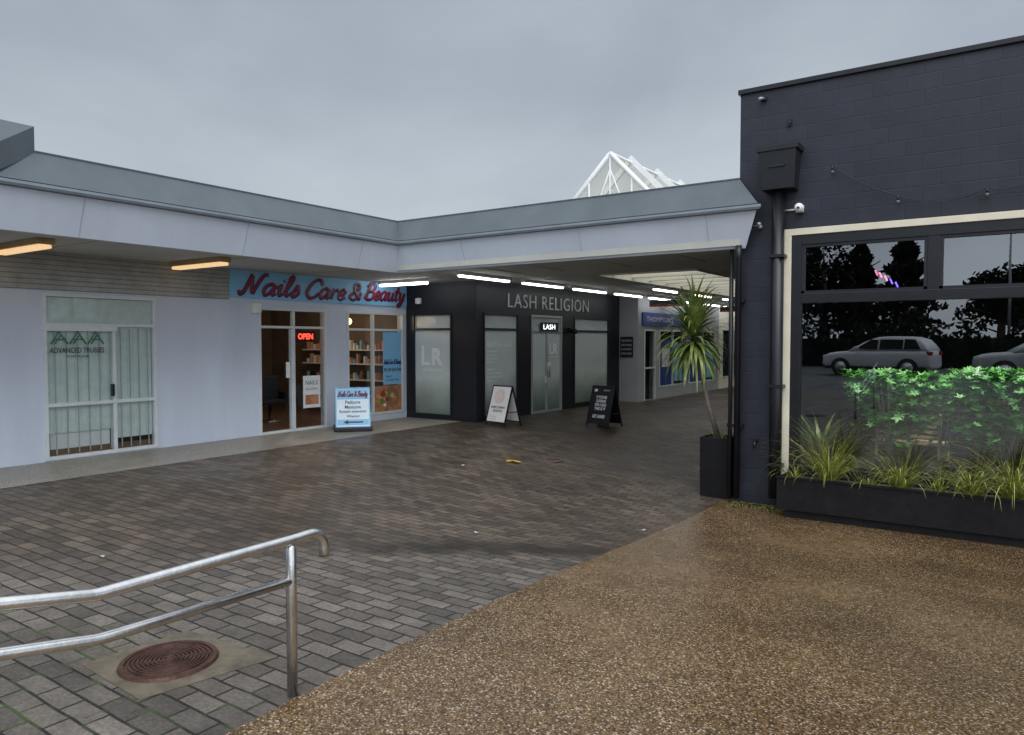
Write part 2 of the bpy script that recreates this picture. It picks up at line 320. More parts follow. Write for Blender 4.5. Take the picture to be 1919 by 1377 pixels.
GLY={'a':(.54,[[(.42,.45),(.3,.55),(.12,.48),(.03,.25),(.1,.03),(.25,.05),(.4,.3),(.45,.54)],[(.45,.54),(.4,.2),(.44,.03),(.56,.1)]]),
'i':(.28,[[(.02,.3),(.12,.53),(.1,.2),(.16,.02),(.3,.12)],[(.16,.74),(.19,.79)]]),
'l':(.28,[[(.02,.15),(.2,.7),(.22,1.),(.12,.92),(.08,.3),(.14,.03),(.28,.12)]]),
's':(.36,[[(.0,.08),(.14,.35),(.2,.56),(.27,.4),(.31,.18),(.2,.01),(.04,.05)]]),
'N':(.86,[[(-.04,.14),(.03,0),(.15,.1),(.28,.95)],[(.28,.95),(.37,.5),(.5,.02)],[(.5,.02),(.62,.6),(.74,.95),(.9,1.02)]]),
'C':(.68,[[(.66,.72),(.68,.9),(.5,1.0),(.28,.9),(.08,.55),(.06,.2),(.24,.0),(.48,.05),(.66,.27)]]),
'r':(.40,[[(.14,.56),(.1,.25),(.08,.02)],[(.1,.28),(.2,.48),(.36,.52)]]),
'e':(.42,[[(.05,.24),(.28,.3),(.35,.46),(.22,.56),(.07,.4),(.05,.14),(.18,.01),(.42,.14)]]),
'&':(.66,[[(.58,.5),(.5,.2),(.25,.0),(.03,.18),(.15,.42),(.4,.68),(.38,.92),(.22,.97),(.14,.8),(.3,.4),(.62,.02)]]),
'B':(.70,[[(.24,.95),(.15,.5),(.06,.02)],[(.02,.78),(.22,1.),(.55,.98),(.62,.78),(.5,.58),(.25,.52)],[(.25,.52),(.55,.5),(.66,.28),(.5,.03),(.2,.0),(-.02,.12)]]),
'u':(.56,[[(.02,.4),(.1,.54),(.08,.15),(.2,.01),(.36,.2),(.44,.54)],[(.44,.54),(.4,.15),(.46,.02),(.58,.12)]]),
't':(.32,[[(.2,.92),(.1,.3),(.14,.03),(.3,.12)],[(-.03,.58),(.36,.64)]]),
'y':(.5,[[(.02,.42),(.1,.54),(.1,.2),(.2,.05),(.36,.25),(.44,.54)],[(.44,.54),(.36,.0),(.24,-.3),(.08,-.32),(.06,-.2),(.5,.12)]]),
' ':(.34,[])}
def script_text(body,M,u0,u1,vb,cap,m,parent,w=.02,r=.065,name='lettering',flat=.5,du=0,dv=0,dr=0.):
    strokes=[]; x=0
    for ch in body:
        wd,ss_=GLY[ch]
        for s_ in ss_: strokes.append([(x+a+.28*b_,b_) for a,b_ in s_])
        x+=wd+.03
    x1=x+.1; sx=(u1-u0)/x1; mb=MB()
    for s_ in strokes:
        P=[Vector((a,b_)) for a,b_ in s_]; P=[2*P[0]-P[1]]+P+[2*P[-1]-P[-2]]; q=[]
        for i in range(1,len(P)-2):
            for k in range(4):
                t=k/4; q.append(.5*((2*P[i])+(P[i+1]-P[i-1])*t+(2*P[i-1]-5*P[i]+4*P[i+1]-P[i+2])*t*t+(3*P[i]-P[i-1]-3*P[i+1]+P[i+2])*t**3))
        q.append(P[-2]); rs=[]
        for i in range(len(q)):
            d=(q[min(i+1,len(q)-1)]-q[max(i-1,0)]); an=math.atan2(d.y,d.x); rs.append((r*(.42+.58*abs(sin(an-.6)))+dr)*cap)
        mb.tube([M(u0+p.x*sx+du,vb+p.y*cap+dv,w) for p in q],rs,8)
    o0=Vector(M(0,0,0)); nrm=(Vector(M(0,0,1))-o0).normalized(); base=Vector(M(0,0,w))
    mb.v=[tuple(Vector(v)-nrm*((Vector(v)-base).dot(nrm)*(1-flat))) for v in mb.v]
    return mb.build(name,m,parent)
def wall(M,u0,u1,v0,v1,holes,th=.2):
    mb=MB(); cur=u0
    for a,b,c,d in sorted(holes):
        if a>cur: mb.boxm(M,cur,a,v0,v1,-th,0)
        if c>v0: mb.boxm(M,a,b,v0,c,-th,0)
        if d<v1: mb.boxm(M,a,b,d,v1,-th,0)
        cur=b
    if cur<u1: mb.boxm(M,cur,u1,v0,v1,-th,0)
    return mb
def quad(M,u0,u1,v0,v1,w): return MB().add([M(u0,v0,w),M(u1,v0,w),M(u1,v1,w),M(u0,v1,w)],[(0,1,2,3)])
def window(parent,M,u0,u1,v0,v1,mf,mg,mull=(),trans=(),fw=.05,name='window',d0=-.08,d1=.02,panes=True):
    mb=MB(); mb.boxm(M,u0,u0+fw,v0,v1,d0,d1); mb.boxm(M,u1-fw,u1,v0,v1,d0,d1)
    mb.boxm(M,u0+fw,u1-fw,v0,v0+fw,d0,d1-.002); mb.boxm(M,u0+fw,u1-fw,v1-fw,v1,d0,d1-.002)
    for t in trans: mb.boxm(M,u0+fw,u1-fw,t-fw/2,t+fw/2,d0,d1-.003)
    for x in mull:
        x,a,b=(x if isinstance(x,tuple) else (x,v0,v1))
        mb.boxm(M,x-fw/2,x+fw/2,max(a,v0+fw),min(b,v1-fw),d0+.004,d1-.006)
    f=mb.build(name,mf,parent,bev=.004)
    if panes: quad(M,u0+fw,u1-fw,v0+fw,v1-fw,-.03).build('pane',mg,f,norm=False)
    return f

# ---------------------------------------------------------------- ground
def sheet(name,m,x0,x1,y0,y1,st,dz,edge=None):
    nx=max(1,round((x1-x0)/st)); ny=max(1,round((y1-y0)/st)); mb=MB(); vs=[]
    for j in range(ny+1):
        y=y0+(y1-y0)*j/ny
        for i in range(nx+1):
            x=x0+(x1-x0)*i/nx
            if edge and i==0: x=edge(y)
            vs.append((x,y,g(x,y)+dz))
    fs=[(j*(nx+1)+i,j*(nx+1)+i+1,(j+1)*(nx+1)+i+1,(j+1)*(nx+1)+i) for j in range(ny) for i in range(nx)]
    mb.add(vs,fs,True); return struct(mb.build(name,m,keep=True,norm=False))
EP=[onG(a,b_) for a,b_ in ((425,1377),(560,1306),(720,1225),(850,1163),(960,1112),(1060,1069),(1150,1031),(1250,988),(1342,945))]
EP=sorted([(p[1],p[0]) for p in EP])
def edge_x(y):
    if y<=EP[0][0]: return EP[0][1]
    for (a,b_),(c,d) in zip(EP,EP[1:]):
        if y<=c: return b_+(d-b_)*(y-a)/(c-a)
    return EP[-1][1]
sheet('brick_pavement',m_paver,-10.4,-2.4,-8,60,.25,0)
sheet('exposed_aggregate_path',m_agg,-2.35,14,-8,10.6,.2,.006,edge_x)
sheet('pale_footpath',m_aggl,-12.15,-10.4,-8,13.1,.25,.004)
gx=[-400,-120,-60,-30]+[-20+i*.5 for i in range(80)]+[20,30,60,120,400]; gy=[-400,-120,-60,-40,-30,-20,-15,-12,-10,-8]+[-7.5+i*.5 for i in range(80)]+[34,45,60,120,400]
mb=MB(); vs=[(x,y,g(x,y)-.03+.33*ss((-y-8)/4)) for y in gy for x in gx]
n=len(gx); mb.add(vs,[(j*n+i,j*n+i+1,(j+1)*n+i+1,(j+1)*n+i) for j in range(len(gy)-1) for i in range(n-1)],True)
struct(mb.build('ground',m_asph,keep=True,norm=False))

# ---------------------------------------------------------------- canopy
X0,Y0=-9.9,10.5
can=thing('walkway_canopy',(-9.9,10.5,0),'L-shaped grey canopy with pale fascia and sloping metal edge running over the shopfronts','canopy')
def prof(mb,pts,ystart):
    rows=[]
    for o,z in pts: rows.append([(X0+o,ystart,z),(X0+o,Y0-o,z),(-3.2+o*1.1,Y0-o,z)])
    vs=[p for r in rows for p in r]; n=len(rows)
    fs=[(3*i+k,3*i+k+1,3*((i+1)%n)+k+1,3*((i+1)%n)+k) for i in range(n) for k in (0,1)]+[tuple(3*i for i in range(n)),tuple(3*i+2 for i in range(n))]
    mb.add(vs,fs); return mb
YS=-7.; FB=3.165
prof(MB(),[(.02,FB),(.20,3.655),(.12,3.655),(-.06,FB)],YS).build('fascia_panel',m_fascia,can)
prof(MB(),[(.19,3.66),(.26,3.66),(.275,3.69),(.27,3.725),(.20,3.735)],YS).build('gutter',m_gutter,can)
prof(MB(),[(.195,3.74),(.22,3.745),(-.10,4.17),(-.18,4.17),(-.18,3.9)],YS).build('sloping_flashing',m_metal,can)
prof(MB(),[(-.095,4.172),(-.085,4.19),(-.19,4.19),(-.19,4.172)],YS).build('top_capping',m_gutter,can)
mb=MB()
mb.box(-12.1,-9.99,YS,13.1,3.2,3.6)
OX0,OX1=-7.0,-4.98
mb.box(-9.965,-3.24,10.43,13.4,3.2,3.9); mb.box(-9.965,OX0,13.4,60,3.2,3.9); mb.box(OX1,-3.26,13.4,60,3.2,3.9); mb.box(-9.99,-9.967,YS,60,3.35,3.9)
mb.build('soffit',m_soffit,can)
for y in [YS+2.4*i for i in range(9)]: MB().box(-12.09,-9.98,y,y+.04,3.188,3.199).build('soffit_batten',m_soffit,can)
for x in (-8.2,-7.2,-5.8,-4.4): MB().box(x,x+.04,10.5,12.19,3.189,3.199).build('soffit_batten',m_soffit,can)
for y in (-2,.5,3.,4.6,7.0,9.4): MB().prism([(X0+.023,y,FB),(X0+.203,y,3.65),(X0+.203,y+.008,3.65),(X0+.023,y+.008,FB)],(.003,0,-.001)).build('panel_joint',m_joint,can)
for x in (-8.2,-5.8,-3.7): MB().prism([(x,Y0-.023,FB),(x,Y0-.203,3.65),(x+.008,Y0-.203,3.65),(x+.008,Y0-.023,FB)],(0,-.003,-.001)).build('panel_joint',m_joint,can)
ya,za=onX(65,290,-10.0); yc,zc=onX(64,237,-10.0); yb,zb=onX(-6,340,-9.64); yd,zd=onX(0,275,-9.64)
mb=MB(); QX=-9.64
A=(-10.0,ya,4.14); B=(QX,yb-.05,3.76); D=(QX,yb-.05,zd); E=(-10.0,ya,zc-.04)
mb.add([A,B,D,E],[(0,1,2,3)]); mb.add([B,D,(QX,YS,zd),(QX,YS,3.76)],[(0,1,2,3)]); mb.add([A,E,(-12.5,ya,zc-.04),(-12.5,ya,4.0)],[(0,1,2,3)])
mb.build('raised_end_flashing',m_metal,can,norm=False)
mb=MB(); mb.add([E,D,(QX,YS,zd),(-10.0,YS,zc),(-10.0,ya,zc)],[(0,1,2,3,4)]); mb.box(-12.5,-10.002,YS,ya,zc-.05,zc)
mb.build('raised_parapet',m_metal,can,norm=False)

# ---------------------------------------------------------------- glazed gable skylight
sk=thing('glazed_gable_roof',(-6.4,12.6,3.9),'white framed glass gable skylight rising behind the canopy, peak against the sky','skylight')
GX,GY0,GY1,GZ,EZ,HW=-6.4,12.6,40.,5.40,3.95,1.42
mb=MB(); mb.add([(GX-HW,GY0,EZ),(GX,GY0,GZ),(GX,GY1,GZ),(GX-HW,GY1,EZ)],[(0,1,2,3)]); mb.add([(GX+HW,GY0,EZ),(GX,GY0,GZ),(GX,GY1,GZ),(GX+HW,GY1,EZ)],[(0,1,2,3)])
mb.build('roof_glazing',m_skylight,sk,norm=False)
MB().add([(GX-HW,GY0+.02,EZ),(GX,GY0+.02,GZ),(GX+HW,GY0+.02,EZ)],[(0,1,2)]).build('gable_glazing',m_skylight,sk,norm=False)
mb=MB()
def bar(p,q,w=.05): mb.tube([Vector(p),Vector(q)],w,4)
bar((GX-HW,GY0,EZ),(GX,GY0,GZ),.05); bar((GX+HW,GY0,EZ),(GX,GY0,GZ),.05); bar((GX-HW,GY0,EZ+.05),(GX+HW,GY0,EZ+.05))
bar((GX-.45,GY0,EZ),(GX-.45,GY0,GZ-.45),.022); bar((GX,GY0,EZ),(GX,GY0,GZ),.022); bar((GX+.45,GY0,EZ),(GX+.45,GY0,GZ-.45),.022)
bar((GX-.45,GY0,EZ+.05),(GX,GY0,GZ-.3),.018); bar((GX+.45,GY0,EZ+.05),(GX,GY0,GZ-.3),.018)
mb.build('gable_frame',m_white,sk)
MB().tube([(GX,GY0,GZ+.01),(GX,GY1,GZ+.01)],.03,6).build('ridge_cap',m_white,sk)
for i in range(14):
    y=GY0+.9+i*1.3
    for s in (-1,1):
        mb=MB(); mb.prism([(GX+s*HW,y,EZ),(GX,y,GZ),(GX,y,GZ+.15),(GX+s*HW,y,EZ+.15)],(0,.045,0)); mb.build('rafter',m_white,sk)
for i in range(24):
    y=13.9+i*.95
    MB().box(OX0,OX1,y,y+.07,3.23,3.30).build('ceiling_beam',m_creamb,sk,bev=.006)
MB().box(OX0-.02,OX0+.005,13.4,38,3.17,3.3).build('opening_trim',m_creamb,sk)
MB().box(OX1-.005,OX1+.02,13.4,38,3.17,3.3).build('opening_trim',m_creamb,sk)
MB().box(OX0,OX1,13.38,13.405,3.17,3.3).build('opening_trim',m_creamb,sk)
MB().box(OX0-.012,OX0+.009,13.41,38,3.31,3.93).build('opening_lining',m_creamb,sk)
MB().box(OX1-.009,OX1+.012,13.41,38,3.31,3.93).build('opening_lining',m_creamb,sk)

# ---------------------------------------------------------------- truss office
FX=-12.1; M=PX(FX)
b1=thing('office_shop',(FX,3.5,0),'pale blue-grey shop with barred white glass door beneath grey weatherboards, far left','shop')
U=(5.09,6.86)
wall(M,YS,8.28,-.1,2.62,[(U[0],U[1],.02,2.58)]).build('wall',m_wall,b1)
MB().boxm(M,YS,8.28,2.62,3.2,-.2,.015).build('siding',m_board,b1)
MB().box(-18,FX-.2,YS,8.4,-.1,3.6).build('rear_block',m_dark,b1)
f=window(b1,M,U[0],U[1],.02,2.58,m_alu,m_glass,mull=[(6.15,.02,2.1)],trans=[2.1,.86],fw=.055,name='door')
MB().boxm(M,U[0]+.06,U[1]-.06,2.13,2.52,-.05,-.045).build('transom_blind',m_blind,f)
mb=MB(); u=U[0]+.06
while u<U[1]-.1:
    mb.boxm(M,u,u+.1,(.42 if u<6.1 else .25),2.07,-.065-.006*(int(u*10)%2),-.058); u+=.103
mb.build('vertical_blind',m_blind,f)
MB().boxm(M,5.2,6.1,.12,.6,-.11,-.09).build('low_cabinet',m_white,f)
mb=MB(); mb.boxm(M,5.15,6.8,.07,.17,-.075,-.068); mb.build('skirting_board',m_wood,f)
for s in range(6):
    u=U[0]+.16+s*.165; MB().boxm(M,u,u+.013,.1,2.04,-.01,.004).build('security_bar',m_alug,f)
for s in range(4):
    u=6.25+s*.15; MB().boxm(M,u,u+.013,.1,2.04,-.01,.004).build('security_bar',m_alug,f)
MB().boxm(M,5.1,6.19,2.0,2.09,.021,.04).build('door_head',m_alu,f)
MB().boxm(M,6.07,6.12,.95,1.15,.02,.07).build('door_handle',m_blackg,f,bev=.01)
mb=MB()
for i in range(3):
    a=5.2+i*.27
    for o_ in (0,.05): mb.tube([M(a+o_,1.8,.012),M(a+.12+o_*.5,1.99-o_,.012),M(a+.24,1.8,.012)],.011,6)
    mb.tube([M(a+.06,1.87,.012),M(a+.2,1.87,.012)],.009,6)
mb.build('zigzag_logo',m_green,f)
text('ADVANCED TRUSSES',M,5.18,5.99,1.66,1.745,m_txtk,f,w=.008,offset=.012)
text('NORTHLAND',M,5.42,5.76,1.59,1.625,m_txtk,f,w=.008,offset=.01)

# ---------------------------------------------------------------- nail salon
b2=thing('nail_salon',(FX,10.5,0),'pale blue-grey nail salon with open glass doors and a poster-covered window under the blue sign','shop')
D=(8.92,10.62); W=(11.2,13.0)
wall(M,8.28,13.1,-.1,3.2,[(D[0],D[1],.0,2.5),(W[0],W[1],.15,2.5)]).build('wall',m_wall,b2)
mb=MB(); xb=-17.2
mb.box(xb-.1,xb,8.4,13.1,0,3.1); mb.box(xb,FX-.2,8.4,8.5,0,3.1); mb.box(xb,FX-.2,13.1,13.2,0,3.1); mb.box(xb-.1,FX-.2,8.4,13.1,3.1,3.6)
mb.build('interior_wall',m_warmw,b2)
MB().box(xb,FX-.02,8.5,13.1,-.08,.0).build('interior_floor',m_wood,b2)
dr=window(b2,M,D[0],D[1],.0,2.5,m_alu,m_glass,mull=[(9.76,.0,2.5)],trans=[2.12],fw=.05,name='door')
MB().boxm(M,9.68,9.73,.05,2.08,-.06,.03).build('door_stile',m_alu,dr)
MB().boxm(M,9.56,9.66,1.1,1.42,.0,.004).build('sticker',m_white,dr)
MB().boxm(M,10.0,10.45,.45,1.12,-.02,-.016).build('poster',m_white,dr)
MB().boxm(M,10.05,10.4,.52,.72,-.014,-.012).build('poster_picture',m_skin,dr)
text('NAILS',M,10.06,10.38,.93,1.02,m_txtk,dr,w=-.012); text('GEL & ACRYLIC',M,10.06,10.38,.82,.87,m_txtk,dr,w=-.012)
wn=window(b2,M,W[0],W[1],.15,2.5,m_alu,m_glass,mull=[(12.0,.15,2.5)],trans=[2.1],fw=.05)
MB().boxm(M,12.33,12.94,.82,2.05,-.02,-.015).build('blue_poster',m_blue,wn)
script_text('Nails Care & Beauty',M,12.35,12.93,1.30,.11,m_outline,wn,w=-.008,r=.10,flat=.1)
text('PH: 09 424 4140',M,12.36,12.93,1.12,1.21,m_txtk,wn,w=-.01,offset=.03)
text('Open 7',M,12.4,12.62,.98,1.04,m_txtk,wn,w=-.01,offset=.02); text('Late Night Thurs',M,12.4,12.85,.9,.95,m_txtk,wn,w=-.01,offset=.02)
hp=MB().boxm(M,12.03,12.94,.2,.8,-.02,-.015).build('picture_panel',m_skin,wn)
random.seed(17)
for i in range(14):
    u=random.uniform(12.1,12.8); v=random.uniform(.26,.66); s_=random.uniform(.05,.12); pts=[]
    for k in range(9): a=2*PI*k/9; pts.append(M(u+s_*cos(a)*random.uniform(.6,1),v+s_*.8*sin(a)*random.uniform(.6,1),-.014+i*.0004))
    MB().add(pts,[tuple(range(9))]).build('picture_shape',(m_greenp,m_pinkp,m_redl,m_yell,m_white)[i%5],wn,norm=False)
t=tag(MB().box(-14.2,-13.6,8.9,9.9,0,1.05).box(-14.3,-13.5,8.85,9.95,1.05,1.1).build('reception_counter',m_wood,bev=.01),'brown reception counter inside the nail salon doorway','counter')
def salon_chair(loc,rz,label):
    r=thing('salon_chair',(0,0,0),label,'chair','chairs inside the nail salon')
    MB().box(-.28,.28,-.28,.28,.4,.52).build('seat',m_black,r,bev=.03); MB().box(-.28,.28,.22,.32,.5,1.05).build('backrest',m_black,r,bev=.03)
    for s in (-1,1): MB().box(s*.3-.03,s*.3+.03,-.25,.25,.45,.68).build('armrest',m_black,r,bev=.01)
    MB().lathe((0,0,0),[(.001,0),(.25,0),(.25,.03),(.04,.06),(.04,.4),(.001,.4)],16).build('pedestal',m_steel,r)
    r.location=loc; r.rotation_euler=(0,0,rz); return r
salon_chair((-14.0,10.6,0),1.2,'black padded salon chair behind the right salon door')
salon_chair((-13.0,12.1,0),2.2,'black padded salon chair behind the salon window')
sh=thing('product_shelf',(-13.7,12.95,0),'white product shelving behind the salon window','shelf')
for z in (.45,.85,1.25,1.6): MB().box(-15.6,-12.5,12.85,13.09,z,z+.03).build('shelf_board',m_white,sh)
random.seed(3)
for z in (.482,.882,1.282,1.632):
    for i in range(24):
        x=-15.5+i*.125; MB().box(x,x+.06,12.92,13.0,z,z+random.uniform(.1,.24)).build('bottle',(m_skin,m_white,m_pinkp,m_blue,m_txtk)[random.randrange(5)],sh)
for i,(x,y,z) in enumerate(((-12.9,9.4,2.32),(-12.8,11.9,2.3))):
    r=thing('pendant_lamp',(x,y,z),('small glowing amber pendant lamp behind the salon door transom','glowing amber pendant lamp behind the salon window transom')[i],'lamp','pendant lamps inside the nail salon')
    MB().ball((x,y,z),.08).build('globe',m_bulb,r); MB().tube([(x,y,z+.08),(x,y,3.1)],.006,6).build('cord',m_blackg,r)
for (x,y,e) in ((-14.3,9.6,14),(-13.6,11.6,34)):
    l=bpy.data.lights.new('salon_lamp_light','POINT'); l.energy=e; l.color=(1,.74,.48); l.shadow_soft_size=.2
    o=bpy.data.objects.new('salon_lamp_light',l); COL.objects.link(o); o.location=(x,y,2.6)
r=thing('open_sign',(-12.2,10.2,1.9),'small red lit open sign hanging inside the salon door glass','sign')
MB().box(-12.27,-12.25,9.93,10.42,1.83,2.05).build('backing',m_black,r)
text('OPEN',PX(-12.235),9.98,10.37,1.88,2.0,m_neonr,r,w=0,offset=.02)
r=thing('nail_salon_sign',(FX,10.7,2.65),'long sky blue sign board with dark red script lettering above the nail salon','sign')
MB().boxm(M,8.28,13.08,2.66,3.19,.003,.04).build('sign_board',m_blue,r)
for body,u0,u1,vb,cp in (('Nails',8.45,9.9,2.75,.39),('Care',10.0,11.15,2.75,.38),('&',11.2,11.62,2.76,.35),('Beauty',11.68,13.0,2.79,.35)):
    script_text(body,M,u0,u1,vb,cp,m_outline,r,w=.043,r=.10,dr=.022,name='lettering_shadow',flat=.12,du=.024,dv=-.016)
    script_text(body,M,u0,u1,vb,cp,m_red,r,w=.056,r=.10,name='lettering',flat=.2)
tag(MB().box(FX,FX+.14,8.72,8.9,2.38,2.58).build('alarm_box',m_white,bev=.02),'small white alarm box beside the top corner of the nail salon door','alarm box')

# ---------------------------------------------------------------- lash shop
b3=thing('lash_salon',(-9.97,13.1,0),'black beauty salon on the inner corner with frosted windows and silver letters','shop')
LX,LY=-9.97,13.1; MX,MY=PX(LX),PY(LY)
wall(MY,FX,LX,-.1,3.2,[(-11.88,-10.68,.08,2.5)]).build('return_wall',m_black,b3)
wall(MX,LY+.2,20.3,-.1,3.2,[(13.35,14.78,.08,2.5),(15.35,16.85,0,2.5),(17.5,19.6,.08,2.5)]).build('front_wall',m_black,b3)
MB().box(-17,-10.4,13.45,20.3,-.1,3.9).build('rear_block',m_dark,b3)
w1=window(b3,MY,-11.88,-10.68,.08,2.5,m_blackg,m_frost,trans=[2.12],fw=.05,d0=-.06)
mb=MB(); mb.boxm(MY,-11.63,-11.55,1.27,1.74,-.024,-.02); mb.boxm(MY,-11.55,-11.37,1.27,1.34,-.024,-.02); mb.build('letter_stroke',m_txtw,w1)
text('R',MY,-11.31,-10.96,1.27,1.68,m_txtw,w1,w=-.02,offset=.055)
text('LASH RELIGION',MY,-11.62,-10.98,1.13,1.2,m_txtw,w1,w=-.02,offset=.02)
w2=window(b3,MX,13.35,14.78,.08,2.5,m_blackg,m_frost,trans=[2.12],fw=.05,d0=-.06)
for i,(s,wd,h) in enumerate((('APPOINTMENTS',.45,.045),('HOUSE OF LASH WORSHIP',1.0,.09),('LASH EXTENSIONS',.4,.045),('LASH LIFT & TINT',.36,.045),('BROW LAMINATION',.42,.045),('BROW TINT',.28,.045),('',0,0),('TRAINING',.3,.05),('LEARN WITH THE EXPERTS',.6,.04),('BOOK IN STORE OR ONLINE',.6,.04),('OPEN TUES - SAT',.4,.04))):
    if s: text(s,MX,13.52,13.52+wd,1.78-i*.085-(.03 if i>1 else 0),1.78-i*.085+h-(.03 if i>1 else 0),m_txtw,w2,w=-.02,offset=.025)
d3=window(b3,MX,15.35,16.85,0,2.5,m_alug,m_frost,mull=[(16.1,0,2.1)],trans=[2.1],fw=.06,name='door',d0=-.06)
MB().tube([(LX+.06,16.05,.9),(LX+.06,16.05,1.3)],.014,8).build('door_handle',m_steel,d3); MB().tube([(LX+.06,16.15,.9),(LX+.06,16.15,1.3)],.014,8).build('door_handle',m_steel,d3)
MB().boxm(MX,15.95,16.05,.75,.95,.03,.035).build('door_sticker',m_white,d3)
text('LR',MX,16.26,16.68,1.5,1.78,m_txtw,d3,w=-.02,offset=.04); text('LASH RELIGION',MX,16.25,16.7,1.41,1.46,m_txtw,d3,w=-.02,offset=.02)
MB().boxm(MX,15.75,16.6,2.1,2.32,.022,.05).build('door_sign',m_black,d3); text('LASH',MX,15.85,16.42,2.14,2.27,m_ledw,d3,w=.055)
w3=window(b3,MX,17.5,19.6,.08,2.5,m_blackg,m_frost,trans=[2.12],fw=.05,d0=-.06)
text('LASH RELIGION',MX,14.32,18.3,2.65,2.98,m_txtg,b3,w=.004,ext=.02,spacing=1.1,offset=-.012,name='shop_lettering')
tag(MB().box(-11.75,-11.6,13.03,13.1,2.72,2.86).build('alarm_box',m_white,bev=.015),'small white alarm box high on the black return wall left of the frosted corner window','alarm box')
r=thing('dome_camera',(LX,17.3,2.1),'small black dome camera between the black salon door and right window','camera')
MB().box(LX,LX+.1,17.15,17.4,2.08,2.2).build('mount',m_blackg,r); MB().ball((LX+.16,17.28,2.1),.08).build('dome',m_blackg,r)

# ---------------------------------------------------------------- estate agent & far shops
EX=-9.35; ME=PX(EX)
b4=thing('estate_agent_shop',(EX,22,0),'grey shopfront with navy sign and blue window posters beyond the black salon','shop')
wall(PY(20.3),LX+.002,EX,-.3,3.2,[]).build('return_wall',m_wallg,b4)
wall(ME,20.5,27.6,-.3,3.2,[(20.75,21.6,0,2.2),(21.9,24.2,.35,2.2),(24.5,27.2,.35,2.2)]).build('front_wall',m_wallg,b4)
MB().box(-16,EX-.3,20.5,27.6,-.1,3.9).build('rear_block',m_dark,b4)
window(b4,ME,20.75,21.6,-.1,2.2,m_alu,m_glass,trans=[1.0],name='door')
for a,bq in ((21.9,24.2),(24.5,27.2)):
    wq=window(b4,ME,a,bq,.35,2.2,m_alu,m_glass,mull=[((a+bq)/2,.35,2.2)])
    MB().boxm(ME,a+.1,(a+bq)/2-.1,.4,1.9,-.02,-.015).build('blue_poster',m_navy,wq)
    MB().boxm(ME,a+.25,(a+bq)/2-.25,1.0,1.6,-.012,-.01).build('photo_card',m_white,wq)
    MB().boxm(ME,(a+bq)/2+.15,bq-.15,.5,1.8,-.02,-.015).build('photo_card',m_blue,wq)
r=thing('estate_agent_sign',(EX,22,2.3),'navy blue sign with white capitals past the black salon','sign')
MB().boxm(ME,20.55,24.2,2.32,2.72,.003,.05).build('sign_board',m_navy,r)
text("THOMPSON'S",ME,20.8,22.9,2.44,2.6,m_txtg,r,w=.055)
r=thing('notice_board',(-9.7,20.28,1.5),'small dark notice board with white print on the grey nib wall','sign')
MB().box(-9.92,-9.5,20.26,20.298,1.35,1.97).build('board',m_black,r)
for i in range(4): text(('TREATMENTS','OPEN HOURS','BY APPOINTMENT','UPSTAIRS')[i],PY(20.26),-9.88,-9.54,1.82-i*.13,1.88-i*.13,m_txtw,r,w=.003)
b5=thing('far_shop_row',(EX,35,0),'cream shopfronts at the far end of the covered arcade','shop')
wall(ME,27.6,50,-.1,3.2,[(28+i*3.6,30.8+i*3.6,.4,2.3) for i in range(6)]).build('front_wall',m_creamb,b5)
MB().box(-16,EX-.3,27.6,50,-.1,3.9).build('rear_block',m_dark,b5)
for i in range(6): window(b5,ME,28+i*3.6,30.8+i*3.6,.4,2.3,m_alu,m_glass,mull=[29.4+i*3.6])
b6=thing('distant_shop',(-4,66,0),'pale building seen through the open end of the arcade','building')
MB().box(-22,14,66,74,0,5).build('wall',m_creamb,b6); MB().box(-22.3,14.3,65.6,74.4,5,5.3).build('roof',m_metal,b6)
for i in range(7): window(b6,PY(66),-20+i*4.6,-16.6+i*4.6,.6,2.6,m_blackg,m_glassd,d0=-.02,d1=.05)
for i,(x,y,l) in enumerate(((-8.0,19.2,'black hanging sign with a red edge under the arcade soffit'),(-7.6,24.,'second hanging sign further along the arcade soffit'))):
    r=thing('hanging_sign',(x,y,2.8),l,'sign'); MB().box(x-.5,x+.5,y,y+.06,2.8,2.98).build('panel',m_black,r); MB().box(x-.5,x+.5,y-.005,y-.001,2.8,2.85).build('red_stripe',m_redl,r)
    for s in (-.4,.4): MB().tube([(x+s,y+.03,2.98),(x+s,y+.03,3.2)],.008,6).build('rod',m_steel,r)

# ---------------------------------------------------------------- strip lights
ORD=('first','second','third','fourth','fifth','sixth','seventh','eighth','ninth')
def strip(p,ax,L,tube,housing,label,group,hw=.06):
    r=thing('strip_light',p,label,'ceiling light',group); x,y,z=p
    if ax=='x':
        MB().box(x-L/2,x+L/2,y-hw,y+hw,z,3.199).build('housing',housing,r,bev=.008); MB().box(x-L/2+.03,x+L/2-.03,y-hw*.75,y+hw*.75,z-.05,z-.001).build('diffuser',tube,r,bev=.015)
    else:
        MB().box(x-hw,x+hw,y-L/2,y+L/2,z,3.199).build('housing',housing,r,bev=.008); MB().box(x-hw*.6,x+hw*.6,y-L/2+.03,y+L/2-.03,z-.035,z-.001).build('diffuser',tube,r,bev=.012)
strip((-11.25,4.5,3.12),'x',1.45,m_tubew,m_tan,'warm amber strip light nearest the left edge, above the barred door',None,.11)
strip((-11.25,7.15,3.12),'x',1.45,m_tubew,m_tan,'warm amber strip light just left of the blue sign',None,.11)
strip((-11.25,12.1,3.13),'x',1.45,m_tubel,m_white,'white strip light below the soffit at the end of the blue sign',None)
for i in range(9):
    strip((-8.95,12.05+i*2.25,3.13),'y',1.75,m_tubel,m_white,'lit white strip light, %s in the arcade row nearest the shopfronts'%ORD[i],'strip lights along the arcade shopfronts')
